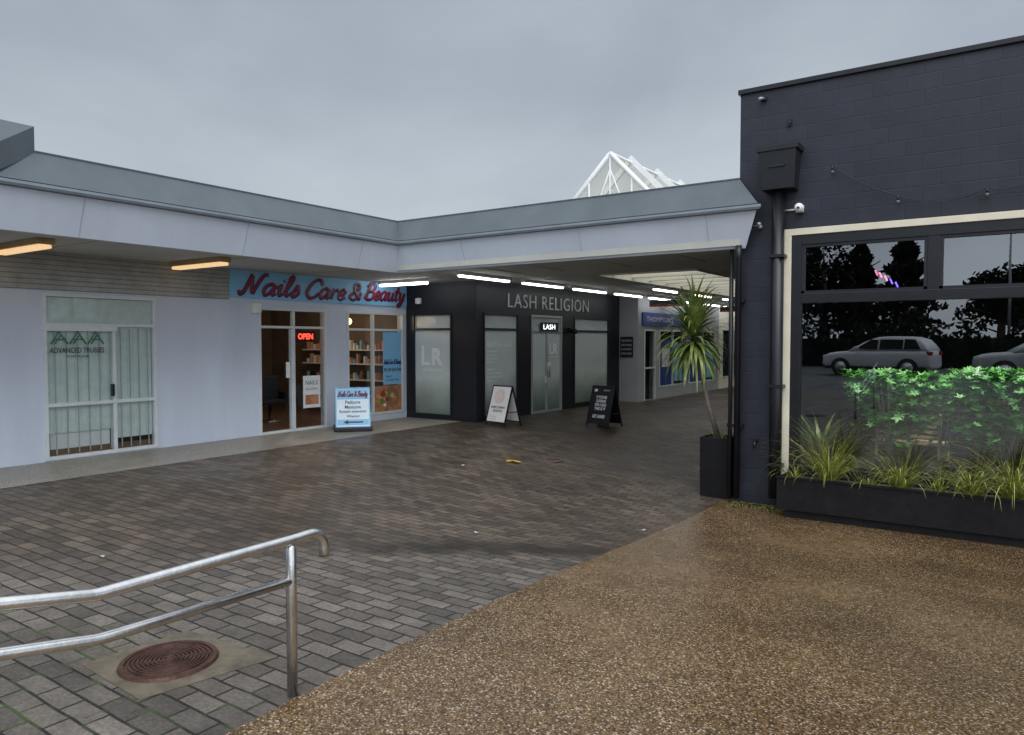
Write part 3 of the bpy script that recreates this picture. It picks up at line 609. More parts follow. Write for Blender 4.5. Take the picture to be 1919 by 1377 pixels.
for i in range(6):
    strip((-7.35,17.6+i*2.6,3.13),'y',1.5,m_tubep if i%2 else m_tubel,m_white,'lit strip light, %s in the row left of the roof opening'%ORD[i],'strip lights left of the roof opening')
for i in range(5):
    strip((-4.2,17.5+i*3,3.13),'y',1.5,m_tubep if i in (1,2) else m_tubel,m_white,'lit strip light, %s along the dark building side of the arcade'%ORD[i],'strip lights along the dark side')

# ---------------------------------------------------------------- sandwich boards
def aboard(loc,rz,w,h,mface,mframe,label,fill,base=False):
    r=thing('sandwich_board',(0,0,0),label,'sandwich board'); sp=.26; ln=math.hypot(h,sp); cs,sn=h/ln,sp/ln
    Mf=lambda u,v,ww:(u,-sp+v*sn-ww*cs,v*cs+ww*sn)
    Mb=lambda u,v,ww:(u,sp-v*sn+ww*cs,v*cs+ww*sn)
    for nm_,MM in (('front_frame',Mf),('back_frame',Mb)):
        mb=MB(); mb.boxm(MM,-w/2,-w/2+.025,0,ln,-.02,.012); mb.boxm(MM,w/2-.025,w/2,0,ln,-.02,.012); mb.boxm(MM,-w/2+.025,w/2-.025,.08,.105,-.02,.011); mb.boxm(MM,-w/2+.025,w/2-.025,ln-.025,ln,-.02,.011)
        mb.build(nm_,mframe,r,bev=.004)
    fp=MB().boxm(Mf,-w/2+.025,w/2-.025,.105,ln-.025,-.01,.004).build('front_panel',mface,r)
    MB().boxm(Mb,-w/2+.025,w/2-.025,.105,ln-.025,-.01,.004).build('back_panel',mface,r)
    MB().box(w/2-.02,w/2-.01,-.17,.17,.3,.32).build('stay',m_steel,r)
    if base: MB().box(-w/2-.03,w/2+.03,-sp-.06,sp+.06,0,.09).build('base',m_black,r,bev=.02)
    fill(Mf,fp,w,ln); r.location=loc; r.rotation_euler=(0,0,rz); return r
def fill1(M,p,w,l):
    MB().boxm(M,-w/2+.035,w/2-.035,l-.25,l-.04,.005,.007).build('blue_header',m_blue,p)
    script_text('Nails Care & Beauty',M,-.3,.3,l-.19,.11,m_outline,p,w=.012,r=.10,flat=.1,du=.004,dv=-.004)
    script_text('Nails Care & Beauty',M,-.3,.3,l-.19,.11,m_red,p,w=.016,r=.07,flat=.1)
    for i,(s,q) in enumerate((('Pedicure',.15),('Manicure',.16),('Eyelash extension',.27),('Waxing',.13))): text(s,M,-q,q,l-.345-i*.1,l-.275-i*.1,m_outline,p,w=.007,offset=.02)
    MB().boxm(M,-w/2+.035,w/2-.035,.13,.25,.005,.007).build('blue_footer',m_blue,p)
    mb=MB(); mb.add([M(-.2,.19,.009),M(-.1,.235,.009),M(-.1,.145,.009)],[(0,1,2)]); mb.boxm(M,-.1,.2,.175,.205,.008,.009); mb.build('arrow',m_txtk,p)
def fill2(M,p,w,l):
    mb=MB()
    for rr in (.15,.12):
        pts=[M(-.02+rr*cos(a*PI/18),l-.25+rr*sin(a*PI/18),.008) for a in range(37)]; mb.tube(pts,.0035,4,False)
    for a in range(8): mb.tube([M(-.08+a*.02,l-.35,.008),M(-.12+a*.03,l-.16,.008)],.0025,4,False)
    mb.build('round_emblem',m_pinkp,p)
    text('EXPERT COSMETIC',M,-.22,.22,l-.52,l-.47,m_txtk,p,w=.008,offset=.02); text('AESTHETICS',M,-.15,.15,l-.60,l-.55,m_txtk,p,w=.008,offset=.02)
    text('book your visit today',M,-.22,.0,.2,.23,m_pinkp,p,w=.008,offset=.01); text('walk ins welcome',M,-.22,-.02,.15,.175,m_pinkp,p,w=.008,offset=.01)
def fill3(M,p,w,l):
    for i,(s,q) in enumerate((("IF YOU'RE",.15),('LOOKING',.14),('FOR A SIGN',.16),('THIS IS IT',.16))): text(s,M,-q,q,l-.3-i*.09,l-.23-i*.09,m_txtw,p,w=.008,offset=.03)
    text('GET LASHED',M,-.18,.18,l-.75,l-.675,m_txtw,p,w=.008,offset=.03)
    MB().boxm(M,-.24,-.16,l-.14,l-.08,.005,.008).build('corner_mark',m_txtw,p); text('RELIGION',M,.03,.2,l-.12,l-.09,m_txtw,p,w=.008)
x1,y1,z1=onG(661,806)
m_paleb=mat('pale_blue_board',(.72,.85,.92),.5,ns=3,na=.05,bump=0)
aboard((x1,y1,z1+.005),R(50),.70,.88,m_paleb,m_blue,'blue and white sandwich board on a black base in front of the nail salon',fill1,True)
x2,y2,z2=onG(938,798); m_offw=mat('off_white_board',(.88,.86,.84),.5,ns=3,na=.03,bump=0)
aboard((x2,y2+.1,z2+.004),R(-12),.62,.88,m_offw,m_blackg,'white faced sandwich board with round emblem, left one of the two outside the black salon',fill2)
x3,y3,z3=onG(1128,800)
aboard((x3,y3+.1,z3+.004),R(-12),.66,.93,m_black,m_blackg,'black sandwich board with white capitals, right one of the two outside the black salon',fill3)

# ---------------------------------------------------------------- dark restaurant
WY=10.6; MR=PY(WY); cx=onY(1387,300,WY)[0]
wx0=onY(1484,500,WY)[0]; wz1=3.30; wz0=-.02; wx1=3.6
b7=thing('restaurant_building',(cx,WY,-.5),'tall near-black painted block building with large cream-edged window on the right','building')
wall(MR,cx,12,-.7,5.36,[(wx0,wx1,wz0,wz1)]).build('front_wall',m_block,b7)
m_block2=blockwall('dark_painted_block_side',(.018,.0205,.034),'yz')
MB().box(cx,cx+.2,WY+.2,60,-.7,5.36).build('side_wall',m_block2,b7)
MB().box(cx-.03,12,WY-.04,WY+.26,5.361,5.43).build('coping',m_blackg,b7,bev=.008)
MB().box(cx+.2,12,WY+.2,30,3.6,3.8).build('roof',m_dark,b7)
mb=MB(); mb.box(cx+.2,12,16.5,16.6,-.1,3.6); mb.box(11.9,12,WY+.2,16.5,-.1,3.6); mb.build('interior_wall',m_dark,b7)
MB().box(cx+.2,11.9,WY+.2,16.5,-.15,-.05).build('interior_floor',m_dark,b7)
mb=MB(); mb.boxm(MR,wx0-.115,wx0,wz0-.06,wz1+.09,.002,.05); mb.boxm(MR,wx0,wx1,wz1,wz1+.09,.002,.05); mb.build('cream_trim',m_cream,b7,bev=.005)
mb0=-.86
wr=window(b7,MR,wx0,wx1,wz0,wz1-.002,m_blackg,m_glassd,mull=[(mb0,2.42,wz1),(1.05,wz0,wz1),(2.6,2.42,wz1)],trans=[2.43],fw=.13,name='window',d0=-.1,d1=.03,panes=False)
quad(MR,wx0+.13,wx1-.13,wz0+.13,2.40,-.03).build('large_pane',m_glassd,wr,norm=False)
quad(MR,wx0+.13,mb0-.06,2.46,wz1-.13,-.03).build('upper_pane',m_glassu,wr,norm=False)
quad(MR,mb0+.06,1.0,2.46,wz1-.13,-.03).build('upper_pane',m_glassu,wr,norm=False)
quad(MR,1.1,wx1-.13,2.46,wz1-.13,-.03).build('upper_pane',m_glassu,wr,norm=False)
for a,b_ in ((wx0+.13,mb0-.065),(mb0+.065,.985)):
    mb=MB()
    for q in ((a,a+.04,2.5,3.13),(b_-.04,b_,2.5,3.13),(a,b_,2.495,2.535),(a,b_,3.13,3.168)): mb.boxm(MR,q[0],q[1],q[2],q[3],-.06,.012)
    mb.build('opening_sash',m_black,wr)
pxx=onY(1459,420,10.5)[0]
r=thing('rainwater_pipe',(pxx,WY,-.45),'black rainwater head and wide downpipe on the dark block wall beside the window','downpipe')
xl,zt_=onY(1424,280,WY-.15); xr,zb_=onY(1500,352,WY-.15)
mb=MB(); xm=(xl+xr)/2
mb.box(xl,xr,WY-.32,WY-.002,zt_-.08,zt_)
a=[(xl+.03,WY-.3,zt_-.08),(xr-.03,WY-.3,zt_-.08),(xr-.03,WY-.002,zt_-.08),(xl+.03,WY-.002,zt_-.08)]; c_=[(xl+.06,WY-.27,zb_),(xr-.06,WY-.27,zb_),(xr-.06,WY-.002,zb_),(xl+.06,WY-.002,zb_)]
mb.add(a+c_,[(0,1,5,4),(1,2,6,5),(2,3,7,6),(3,0,4,7),(4,5,6,7)])
mb.build('rain_head',m_blackg,r,bev=.006)
MB().boxm(PY(WY-.3),xm-.12,xm+.1,zt_-.3,zt_-.27,.0,.012).build('overflow_slot',m_black,r)
MB().tube([(pxx,WY-.12,zb_),(pxx,WY-.11,1),(pxx,WY-.11,-.35)],.085,16).build('pipe',m_blackg,r)
for z in (3.0,1.2,.1): MB().box(pxx-.11,pxx+.11,WY-.21,WY,z,z+.04).build('bracket',m_blackg,r)
r=thing('slim_downpipe',(cx,WY,-.4),'slim black downpipe dropping from the canopy at the corner of the dark building','downpipe')
MB().tube([(cx+.05,10.42,3.2),(cx+.05,10.42,3.02),(cx+.03,10.48,2.92),(cx+.03,10.5,-.42)],.045,12).build('pipe',m_blackg,r)
MB().tube([(cx-.08,10.52,3.19),(cx-.08,10.52,-.45)],.03,10).build('conduit',m_blackg,r)
for z in (2.4,.6): MB().box(cx-.12,cx+.1,10.5,10.598,z,z+.05).build('bracket',m_blackg,r)
def bulletcam(px,py,m_,label,s=1.,aim=-1):
    x,z=onY(px,py,WY-.08); r=thing('security_camera',(x,WY,z),label,'camera')
    MB().lathe((x-.02*aim,WY-.05,z-.045),[(.001,0),(.055*s,0),(.055*s,.09*s),(.001,.09*s)],14).build('base_plate',m_,r)
    MB().tube([(x,WY-.06,z),(x+.02,WY-.14,z-.005)],.02*s,8).build('arm',m_,r)
    MB().ball((x+.035,WY-.17,z),.062*s).build('camera_ball',m_,r)
    MB().ball((x+.04,WY-.225,z-.01),.018*s,8).build('lens',m_blackg,r)
    MB().tube([(x-.2*s,WY-.01,z+.005),(x-.1*s,WY-.02,z),(x-.02,WY-.03,z)],.012*s,6).build('cable',m_,r)
bulletcam(1495,391,m_white,'white ball security camera on the dark wall right of the downpipe')
bulletcam(1421,422,m_alug,'small grey security camera tucked under the canopy end by the dark wall',.5)
x,z=onY(1430,184,WY-.05); r=thing('wall_spotlight',(x,WY,z),'tiny dark spotlight near the roof corner of the dark building','light')
MB().box(x-.04,x+.04,WY-.05,WY,z-.025,z+.025).build('bracket',m_blackg,r); MB().tube([(x,WY-.05,z),(x-.03,WY-.12,z-.02)],.022,10).build('lamp_head',m_alug,r)
x,z=onY(1478,228,WY-.05); r=thing('wall_bracket',(x,WY,z),'tiny black hook bracket above the rainwater head','bracket'); MB().box(x-.03,x+.03,WY-.02,WY,z-.05,z+.05).build('plate',m_blackg,r); MB().tube([(x,WY-.02,z),(x+.02,WY-.1,z),(x+.03,WY-.1,z-.06)],.01,6).build('hook',m_blackg,r)
r=thing('string_lights',(0,WY,4),'black festoon string lights looping across the upper dark wall','string lights')
sp_=[(1560,311),(1683,366),(1850,352),(1990,300)]; P3=[Vector((onY(a,b,WY-.08)[0],WY-.08,onY(a,b,WY-.08)[1])) for a,b in sp_]
pts=[]
for i in range(3):
    sag=(.05,.12,.12)[i]
    for k in range(10):
        t=k/10; p=P3[i].lerp(P3[i+1],t); p.z-=4*sag*t*(1-t); pts.append(p)
pts.append(P3[-1]); MB().tube(pts,.006,6).build('wire',m_blackg,r)
for i in (0,10,20,26):
    p=pts[i]; MB().tube([p,(p.x,p.y,p.z-.06)],.014,8).build('socket',m_blackg,r); MB().ball((p.x,p.y,p.z-.08),.026,10).build('bulb',m_bulbg,r)
x,z=onY(1415,828,WY-.08); r=thing('wall_tap',(x,WY,z),'small black pipe valve low on the dark wall between the two downpipes','tap')
MB().tube([(x,WY,z),(x,WY-.1,z),(x,WY-.12,z-.08)],.02,8).build('spout',m_blackg,r); MB().box(x-.05,x+.05,WY-.12,WY-.08,z+.03,z+.05).build('valve_handle',m_blackg,r)

# ---------------------------------------------------------------- inside the restaurant window
def leafy(x,y,z0,z1,rad,n,label,seed):
    random.seed(seed); r=thing('leafy_plant',(x,y,z0),label,'plant','leafy plants inside the window')
    st=MB()
    for i in range(7):
        a=random.uniform(0,6.28); st.tube([(x,y,z0),(x+cos(a)*rad*.3,y+sin(a)*.1,(z0+z1)/2),(x+cos(a)*rad*.7,y+sin(a)*.16,z1-.15*random.random())],[.014,.01,.005],6)
    st.build('stem',m_bark,r)
    mb=MB()
    lob=[((k/8*2-1)*rad,random.uniform(.45,.92)) for k in range(9)]
    for i in range(n):
        lu,lh=random.choice(lob)
        u=lu+random.gauss(0,.11); w=random.gauss(0,.13); h=z0+(z1-z0)*lh+random.gauss(0,.13)
        h=max(z0+.2,min(z1+.03,h))
        c=Vector((x+u,y+w,h)); az=random.uniform(0,6.28); tl=random.uniform(-.6,.7); s=random.uniform(.05,.095)
        d=Vector((cos(az),sin(az),tl)).normalized(); e=d.cross(Vector((random.uniform(-.5,.5),random.uniform(-.9,.2),1))).normalized(); up_=d.cross(e)
        ps=[]
        for k in range(10):
            an=2*PI*k/10; rr=s*(1. if k%2==0 else .42); ps.append(c+d*cos(an)*rr+e*sin(an)*rr+up_*(-.012 if k%2==0 else 0))
        mb.add([c]+ps,[(0,1+k,1+(k+1)%10) for k in range(10)])
    mb.build('foliage',m_leafg,r,norm=False)
for i,(px,lab,nn_,zt,rd) in enumerate(((1668,'bright green leafy plant behind the large dark window, leftmost of the three',900,1.40,.40),(1770,'bright green leafy plant behind the large dark window, middle of the three',900,1.36,.42),(1885,'bright green leafy plant behind the large dark window, rightmost of the three',1200,1.44,.50))):
    x,_=onY(px,760,11.2); leafy(x,11.2,0.2,zt,rd,nn_,lab,26+i)
t=thing('indoor_planter',(-.9,11.2,-.05),'low dark trough holding the green plants inside the window','planter')
MB().box(-2.1,.7,11.0,11.4,-.05,.22).build('box',m_black,t,bev=.01); MB().box(-2.07,.67,11.03,11.37,.222,.23).build('soil',m_soil,t)
def cane_chair(x,y,rz,label):
    r=thing('slatted_chair',(0,0,0),label,'chair','slatted chairs inside the window')
    MB().box(-.22,.22,-.2,.22,.42,.46).build('seat',m_woodl,r,bev=.006)
    for a in (-.2,.2):
        MB().box(a-.02,a+.02,-.2,-.16,0,.42).build('leg',m_woodl,r); MB().box(a-.02,a+.02,.18,.22,0,.88).build('leg',m_woodl,r)
    for i in range(5): MB().box(-.18,.18,.185,.205,.52+i*.075,.565+i*.075).build('back_slat',m_woodl,r)
    r.location=(x,y,-.05); r.rotation_euler=(0,0,rz)
cane_chair(onY(1672,820,11.75)[0],11.75,PI+.15,'pale slatted wooden chair inside the window, left one'); cane_chair(onY(1740,820,11.95)[0],11.95,PI-.2,'pale slatted wooden chair inside the window, right one')
for i,(px,py,ml) in enumerate(((1650,515,m_pink),(1660,521,m_pink),(1670,527,m_bluen),(1680,533,m_bluen),(1642,511,m_pink))):
    x,z=onY(px,py,12.5); r=thing('neon_lamp',(x,12.5,z),'%s glowing lamp stick behind the upper left pane, %s from the left'%('pink' if ml is m_pink else 'blue',('second','third','fourth','fifth','first')[i]),'lamp')
    MB().tube([(x-.015,12.5,z+.04),(x+.02,12.5,z-.04)],.012,6).build('glowing_rod',ml,r); MB().tube([(x,12.5,z+.04),(x,12.5,3.6)],.003,4).build('cord',m_blackg,r)
def blade(mb,b,az,L,w,e0,droop,seg=6):
    p=Vector(b); d=Vector((cos(az),sin(az),0)); s=Vector((-sin(az),cos(az),0)); e=e0; vs=[]
    for i in range(seg+1):
        t=i/seg; ww=w*(1-t**2.2)*(.6+.8*min(1,t*3)) if i<seg else .0005
        vs+= [p-s*ww/2,p+s*ww/2]; p=p+(d*cos(e)+UP*sin(e))*(L/seg); e-=droop/seg*(.4+1.6*t)
    mb.add(vs,[(2*i,2*i+1,2*i+3,2*i+2) for i in range(seg)],True)
random.seed(61); mb=MB(); x,_=onY(1540,800,11.2)
for i in range(26): blade(mb,(x,11.15,.2),random.uniform(0,6.28),random.uniform(.5,1.0),.05,R(random.uniform(40,80)),.9,6)
tag(mb.build('sword_leaved_plant',m_yucca,norm=False),'dim sword-leaved plant behind the left end of the large window','plant')
for i,(x,y) in enumerate(((-1.5,10.95),(-.6,10.95),(.3,10.95))):  # added ceiling spots, out of view, that brighten the plants behind the glass
    r=thing('fill_light',(x,y,3.5),'added unseen ceiling downlight inside the window, %s'%('left','middle','right')[i],'light'); MB().lathe((x,y,3.5),[(.001,0),(.09,0),(.09,.1),(.001,.1)],16).build('lens',m_fill,r); MB().lathe((x,y,3.5),[(.092,-.01),(.12,-.01),(.12,.1),(.092,.1)],16).build('rim',m_blackg,r)
    l=bpy.data.lights.new('fill_light_beam','SPOT'); l.energy=230; l.spot_size=R(60); l.color=(1,.98,.88); l.shadow_soft_size=.08
    o=bpy.data.objects.new('fill_light_beam',l); COL.objects.link(o); o.location=(x,y,3.45); o.rotation_euler=(R(-2),0,0)

# ---------------------------------------------------------------- outside planter & grasses
px0=-2.58; pz0=-.42; pz1=.03
t=thing('long_planter_box',(.5,10.2,pz0),'long plain black planter box below the restaurant window','planter')
mb=MB(); mb.box(px0,4.2,9.98,10.0,pz0+.03,pz1)
mb.box(px0,px0+.02,10.0,10.5,pz0+.03,pz1); mb.box(4.18,4.2,10.0,10.5,pz0+.03,pz1); mb.box(px0,4.2,10.48,10.5,pz0+.03,pz1)
mb.build('side_boards',m_blacktimber,t,bev=.006)
MB().box(px0-.01,4.21,9.965,10.0,pz1-.005,pz1+.025).build('top_rail',m_blacktimber,t,bev=.004)
MB().box(px0+.02,4.18,10.0,10.48,pz1-.1,pz1-.04).build('soil',m_soil,t)
MB().box(px0+.1,4.1,10.03,10.45,pz0-.07,pz0+.029).build('plinth',m_blacktimber,t)
def grass_clump(x,y,z,n,L,label,seed,spread=.1):
    random.seed(seed); mb=MB()
    for i in range(n):
        az=random.uniform(0,2*PI); rr=random.uniform(0,spread); e=R(random.uniform(42,88)); l=L*random.uniform(.5,1.15)
        if sin(az)>.4: l*=.55
        blade(mb,(x+cos(az)*rr,y+sin(az)*rr,z),az,l,random.uniform(.007,.015),e,random.uniform(.6,2.6))
    return tag(mb.build('grass_clump',m_grass,norm=False),label,'grass plant','strappy grass clumps in the long planter')
labs=[(1492,.5,50,'small sparse strappy clump at the left end of the long planter'),(1555,1.05,190,'largest yellow green strappy grass clump near the left end of the long planter'),(1628,.45,45,'short strappy clump right of the largest one in the long planter'),(1690,.78,150,'drooping strappy clump below the left indoor plant'),(1762,.5,60,'short strappy clump in the planter below the indoor chairs'),(1822,.75,130,'full strappy clump towards the right of the planter'),(1900,1.0,190,'tall strappy clump at the right edge of the view')]
for i,(px,L,n,lab) in enumerate(labs):
    x,_=onY(px,890,10.2); grass_clump(x,10.13,pz1-.05,n,L,lab,50+i)
for i in range(4): grass_clump(.6+i*.8,10.15,pz1-.05,110,.8,'strappy clump beyond the right edge, %s'%ORD[i],70+i)
xp,yp,zp=onG(1337,932); yp+=.22
r=thing('tall_planter_pot',(xp,yp,zp),'tall square black planter pot at the corner of the dark building','pot')
hh=.9; w0,w1=.215,.22
def ring(w,z): return [(xp-w,yp-w,z),(xp+w,yp-w,z),(xp+w,yp+w,z),(xp-w,yp+w,z)]
mb=MB(); vs=ring(w0,zp)+ring(w1,zp+hh)+ring(w1-.03,zp+hh)+ring(w1-.03,zp+hh-.06)
mb.add(vs,[(0,1,5,4),(1,2,6,5),(2,3,7,6),(3,0,4,7),(4,5,9,8),(5,6,10,9),(6,7,11,10),(7,4,8,11),(8,9,13,12),(9,10,14,13),(10,11,15,14),(11,8,12,15),(3,2,1,0)]); mb.build('pot_body',m_pot,r,bev=.006)
MB().box(xp-w1+.03,xp+w1-.03,yp-w1+.03,yp+w1-.03,zp+hh-.08,zp+hh-.05).build('soil',m_soil,r)
r=thing('cordyline_palm',(xp,yp,zp+hh-.05),'spiky green cabbage palm on a leaning brown trunk in the tall black pot','plant')
q=[Vector((xp,yp,zp+hh-.06))]; tops=[(1328,760),(1317,710),(1307,665),(1299,622)]
for a,b in tops: X_,Z_=onY(a,b,yp-.15); q.append(Vector((X_,yp-.15,Z_)))
MB().tube(q,[.04,.033,.03,.028,.026],10).build('trunk',m_bark,r)
random.seed(5); mb=MB(); top=q[-1]
for i in range(210):
    az=i*2.39996; k=i/210; e=R(88-125*k**.9+random.uniform(-9,9)); L=random.uniform(.62,.98)*(1-.1*k)
    blade(mb,top+Vector((0,0,.06-.30*k)),az,L,random.uniform(.036,.056),e,random.uniform(.5,1.9),7)
mb.build('crown',m_yucca,r,norm=False)
mb=MB(); z=zp+hh
for i in range(26):
    az=random.uniform(0,6.28); blade(mb,(xp+random.uniform(-.1,.1),yp+random.uniform(-.1,.1),z-.06),az,random.uniform(.12,.22),.012,R(60),1.5,4)
tag(mb.build('pot_groundcover',m_grass,norm=False),'low green tufts around the palm trunk in the tall pot','plant')

# ---------------------------------------------------------------- handrail
r=thing('handrail',(-3.07,2.46,0),'stainless steel double handrail with curved end in the left foreground','handrail')
HX=-3.07
def smooth_path(p,rad=.06,n=5):
    p=[Vector(a) for a in p]; out=[p[0]]
    for i in range(1,len(p)-1):
        a=(p[i-1]-p[i]).normalized(); b=(p[i+1]-p[i]).normalized(); d=min(rad,(p[i-1]-p[i]).length*.5,(p[i+1]-p[i]).length*.5)
        A=p[i]+a*d; B=p[i]+b*d
        for k in range(n+1):
            t=k/n; out.append(A*(1-t)**2+p[i]*2*t*(1-t)+B*t*t)
    out.append(p[-1]); return out
yk=onX(178,1115,HX)
z0=onX(545,1012,HX); zl=onX(0,1132,HX); z2=onX(545,1088,HX); y2k=onX(185,1198,HX); z2l=onX(0,1226,HX)
sl=(zl[1]-yk[1])/(zl[0]-yk[0]); s2=(z2l[1]-y2k[1])/(z2l[0]-y2k[0]); ye=-.8
path=[(HX,ye,zl[1]+sl*(ye-zl[0])),(HX,yk[0],yk[1]),(HX,z0[0],z0[1]),(HX,z0[0]+.13,z0[1]+.004)]
c0=Vector((HX,z0[0]+.13,z0[1]+.004)); arc=[c0+Vector((0,.09*sin(a),-.09+.09*cos(a))) for a in [i*PI/2/6 for i in range(1,7)]]
pp=smooth_path(path,.025)+arc+[arc[-1]+Vector((0,0,-.05))]
MB().tube(pp,.0265,16).build('top_rail',m_steel,r)
MB().tube(smooth_path([(HX,ye,z2l[1]+s2*(ye-z2l[0])),(HX,y2k[0],y2k[1]),(HX,z2[0]-.0,z2[1])],.025),.0245,16).build('lower_rail',m_steel,r)
MB().tube([(HX,z0[0],-.02),(HX,z0[0],z0[1]-.045),(HX,z0[0],z0[1]-.02)],[.0275,.0275,.014],16).build('post',m_steel,r)
MB().tube([(HX,-.3,-.02),(HX,-.3,zl[1]+sl*(-.3-zl[0])-.02)],.0275,16).build('post',m_steel,r)
MH=onG(317,1240)[:2]
cs_=[onG(a,b_)[:2] for a,b_ in ((152,1246),(262,1312),(520,1232),(352,1182))]
mb=MB(); mb.add([(a,b_,.004) for a,b_ in cs_]+[(a,b_,-.05) for a,b_ in cs_],[(0,1,2,3),(0,4,5,1),(1,5,6,2),(2,6,7,3),(3,7,4,0)])
struct(mb.build('concrete_surround',m_conc,keep=True))
r=thing('manhole_cover',(MH[0],MH[1],.004),'rusty round ribbed manhole cover set in concrete beside the handrail','manhole cover')
K=.80; pr=[(.001,.014)]
for i in range(9):
    a=.03+i*.028; pr+=[(a*K,.014),((a+.004)*K,.024),((a+.014)*K,.024),((a+.018)*K,.014)]
pr+=[(.285*K,.014),(.287*K,.004)]
MB().lathe((MH[0],MH[1],.0),pr,48,False).build('ribbed_plate',m_rust,r,norm=False)
MB().lathe((MH[0],MH[1],.0),[(.292*K,.006),(.292*K,.02),(.325*K,.02),(.335*K,.005)],48,False).build('rim',m_rust,r,norm=False)
x,y,z=onG(1036,862); r=thing('round_drain_cover',(x,y,z),'small pale round inspection cover in the paving below the black salon','drain cover')
MB().lathe((x,y,z),[(.001,.012),(.12,.012),(.125,.003)],28,False).build('plate',m_rust,r,norm=False); MB().lathe((x,y,z),[(.13,.003),(.13,.012),(.18,.011),(.19,.002)],28,False).build('concrete_ring',m_conc,r,norm=False)
x,y,z=onG(961,866); random.seed(9); mb=MB(); N=14
vs=[(x+.17*cos(2*PI*k/N)*random.uniform(.6,1.1),y+.1*sin(2*PI*k/N)*random.uniform(.5,1.2),z+.008+random.uniform(0,.03)) for k in range(N)]+[(x,y,z+.04)]
mb.add(vs,[(N,k,(k+1)%N) for k in range(N)]); tag(mb.build('crumpled_wrapper',m_yell,norm=False),'crumpled yellow scrap lying on the dark wet paving','litter')
for i,(px,py) in enumerate(((1205,995),(868,873),(892,1000),(190,1045))):
    x,y,z=onG(px,py); mb=MB(); vs=[(x+.035*cos(k*1.26)*random.uniform(.6,1.2),y+.03*sin(k*1.26)*random.uniform(.6,1.2),z+.010+random.uniform(0,.015)) for k in range(5)]
    mb.add(vs,[(0,1,2,3,4)]); tag(mb.build('litter_scrap',m_litter,norm=False),('pale scrap of litter near the paving edge by the dark building','pale scrap of litter left of the yellow wrapper','pale scrap of litter in the middle of the wet paving','pale scrap of litter on the paving above the handrail')[i],'litter')
random.seed(13); mb=MB()
for i in range(700):
    t=random.random(); x=cx+.0+t*.75; y=10.5-random.random()**2*.38*(1-t*.3); z=g(x,y)+.004; blade(mb,(x,y,z),random.uniform(0,6.28),random.uniform(.02,.05),.014,R(50),1.,2)
o=mb.build('moss_patch',m_moss,norm=False); tag(o,'mossy debris at the foot of the dark building corner','moss'); struct(o,'stuff')

# ---------------------------------------------------------------- car park side (seen in the window reflection)
def car(loc,rz,paint,label):
    r=thing('parked_car',(0,0,0),label,'car','cars parked across the lane')
    st=[(-2.2,.66,.45,.90),(-2.18,.86,.36,1.08),(-2.05,.91,.32,1.14),(-1.4,.94,.30,1.15),(-.4,.95,.29,1.14),(.6,.95,.29,1.13),(1.1,.94,.30,1.11),(1.6,.93,.31,1.07),(2.0,.90,.33,1.01),(2.22,.84,.38,.92),(2.32,.68,.46,.78)]
    mb=MB(); vs=[]; n=20
    for x,hw,zb,zt in st:
        for k in range(n):
            a=2*PI*k/n+PI/n; c,s=cos(a),sin(a); e=.36
            vs.append((x,hw*math.copysign(abs(c)**e,c),(zb+zt)/2+(zt-zb)/2*math.copysign(abs(s)**e,s)))
    m_=len(st); mb.add(vs,[(i*n+k,i*n+(k+1)%n,(i+1)*n+(k+1)%n,(i+1)*n+k) for i in range(m_-1) for k in range(n)]+[tuple(range(n)),tuple((m_-1)*n+k for k in range(n))],True); mb.build('body',paint,r)
    st=[(-2.12,.74,1.08,1.20),(-2.0,.75,1.08,1.42),(-1.84,.75,1.08,1.62),(-1.5,.75,1.08,1.72),(-.5,.75,1.08,1.76),(.0,.74,1.08,1.72),(.4,.73,1.08,1.57),(.8,.72,1.08,1.33),(1.12,.71,1.07,1.14)]
    mb=MB(); vs=[]
    for x,hw,zb,zt in st:
        for k in range(n):
            a=2*PI*k/n+PI/n; c,s=cos(a),sin(a); z=(zb+zt)/2+(zt-zb)/2*math.copysign(abs(s)**.5,s)
            vs.append((x,(hw+.12-(z-1.06)*.33)*math.copysign(abs(c)**.35,c),z))
    m_=len(st); mb.add(vs,[(i*n+k,i*n+(k+1)%n,(i+1)*n+(k+1)%n,(i+1)*n+k) for i in range(m_-1) for k in range(n)]+[tuple(range(n)),tuple((m_-1)*n+k for k in range(n))],True); mb.build('cabin',paint,r)
    for s in (-1,1):
        for a,b_,c,d in ((-1.86,-1.2,-1.62,-1.2),(-1.14,-.2,-1.14,-.2),(-.12,.78,-.12,.16)):
            mb=MB(); y0=s*.862; y1=s*.715; mb.add([(a,y0,1.18),(b_,y0,1.18),(d,y1,1.62),(c,y1,1.60)],[(0,1,2,3)]); mb.build('side_window',m_carg,r,norm=False)
        for x in (-1.38,1.42):
            mb=MB(); ar=[(x+.43*cos(a*PI/12),s*.958,.36+.43*sin(a*PI/12)) for a in range(13)]; mb.add(ar,[tuple(range(13))]); mb.build('wheel_arch',m_tyre,r,norm=False)
            wq=MB().tube([(x,s*.72,.37),(x,s*.985,.37)],.37,24).build('wheel',m_tyre,r); MB().tube([(x,s*.9,.37),(x,s*.995,.37)],.25,14).build('rim',m_steel,wq)
        MB().box(-2.1,2.1,s*.935-.02,s*.935+.02,.3,.42).build('sill_cladding',m_tyre,r,bev=.01)
        MB().box(2.1,2.27,s*.62-.18,s*.62+.18,.78,.9).build('headlight',m_white,r,bev=.02); MB().box(-2.23,-2.08,s*.66-.2,s*.66+.2,.92,1.08).build('tail_light',m_redl,r,bev=.02)
        MB().box(.6,.8,s*1.0-.08,s*1.0+.08,1.16,1.3).build('mirror',paint,r,bev=.03)
        MB().tube([(-1.7,s*.6,1.75),(.0,s*.6,1.77)],.02,6).build('roof_rail',m_tyre,r)
    r.location=loc; r.rotation_euler=(0,0,rz)
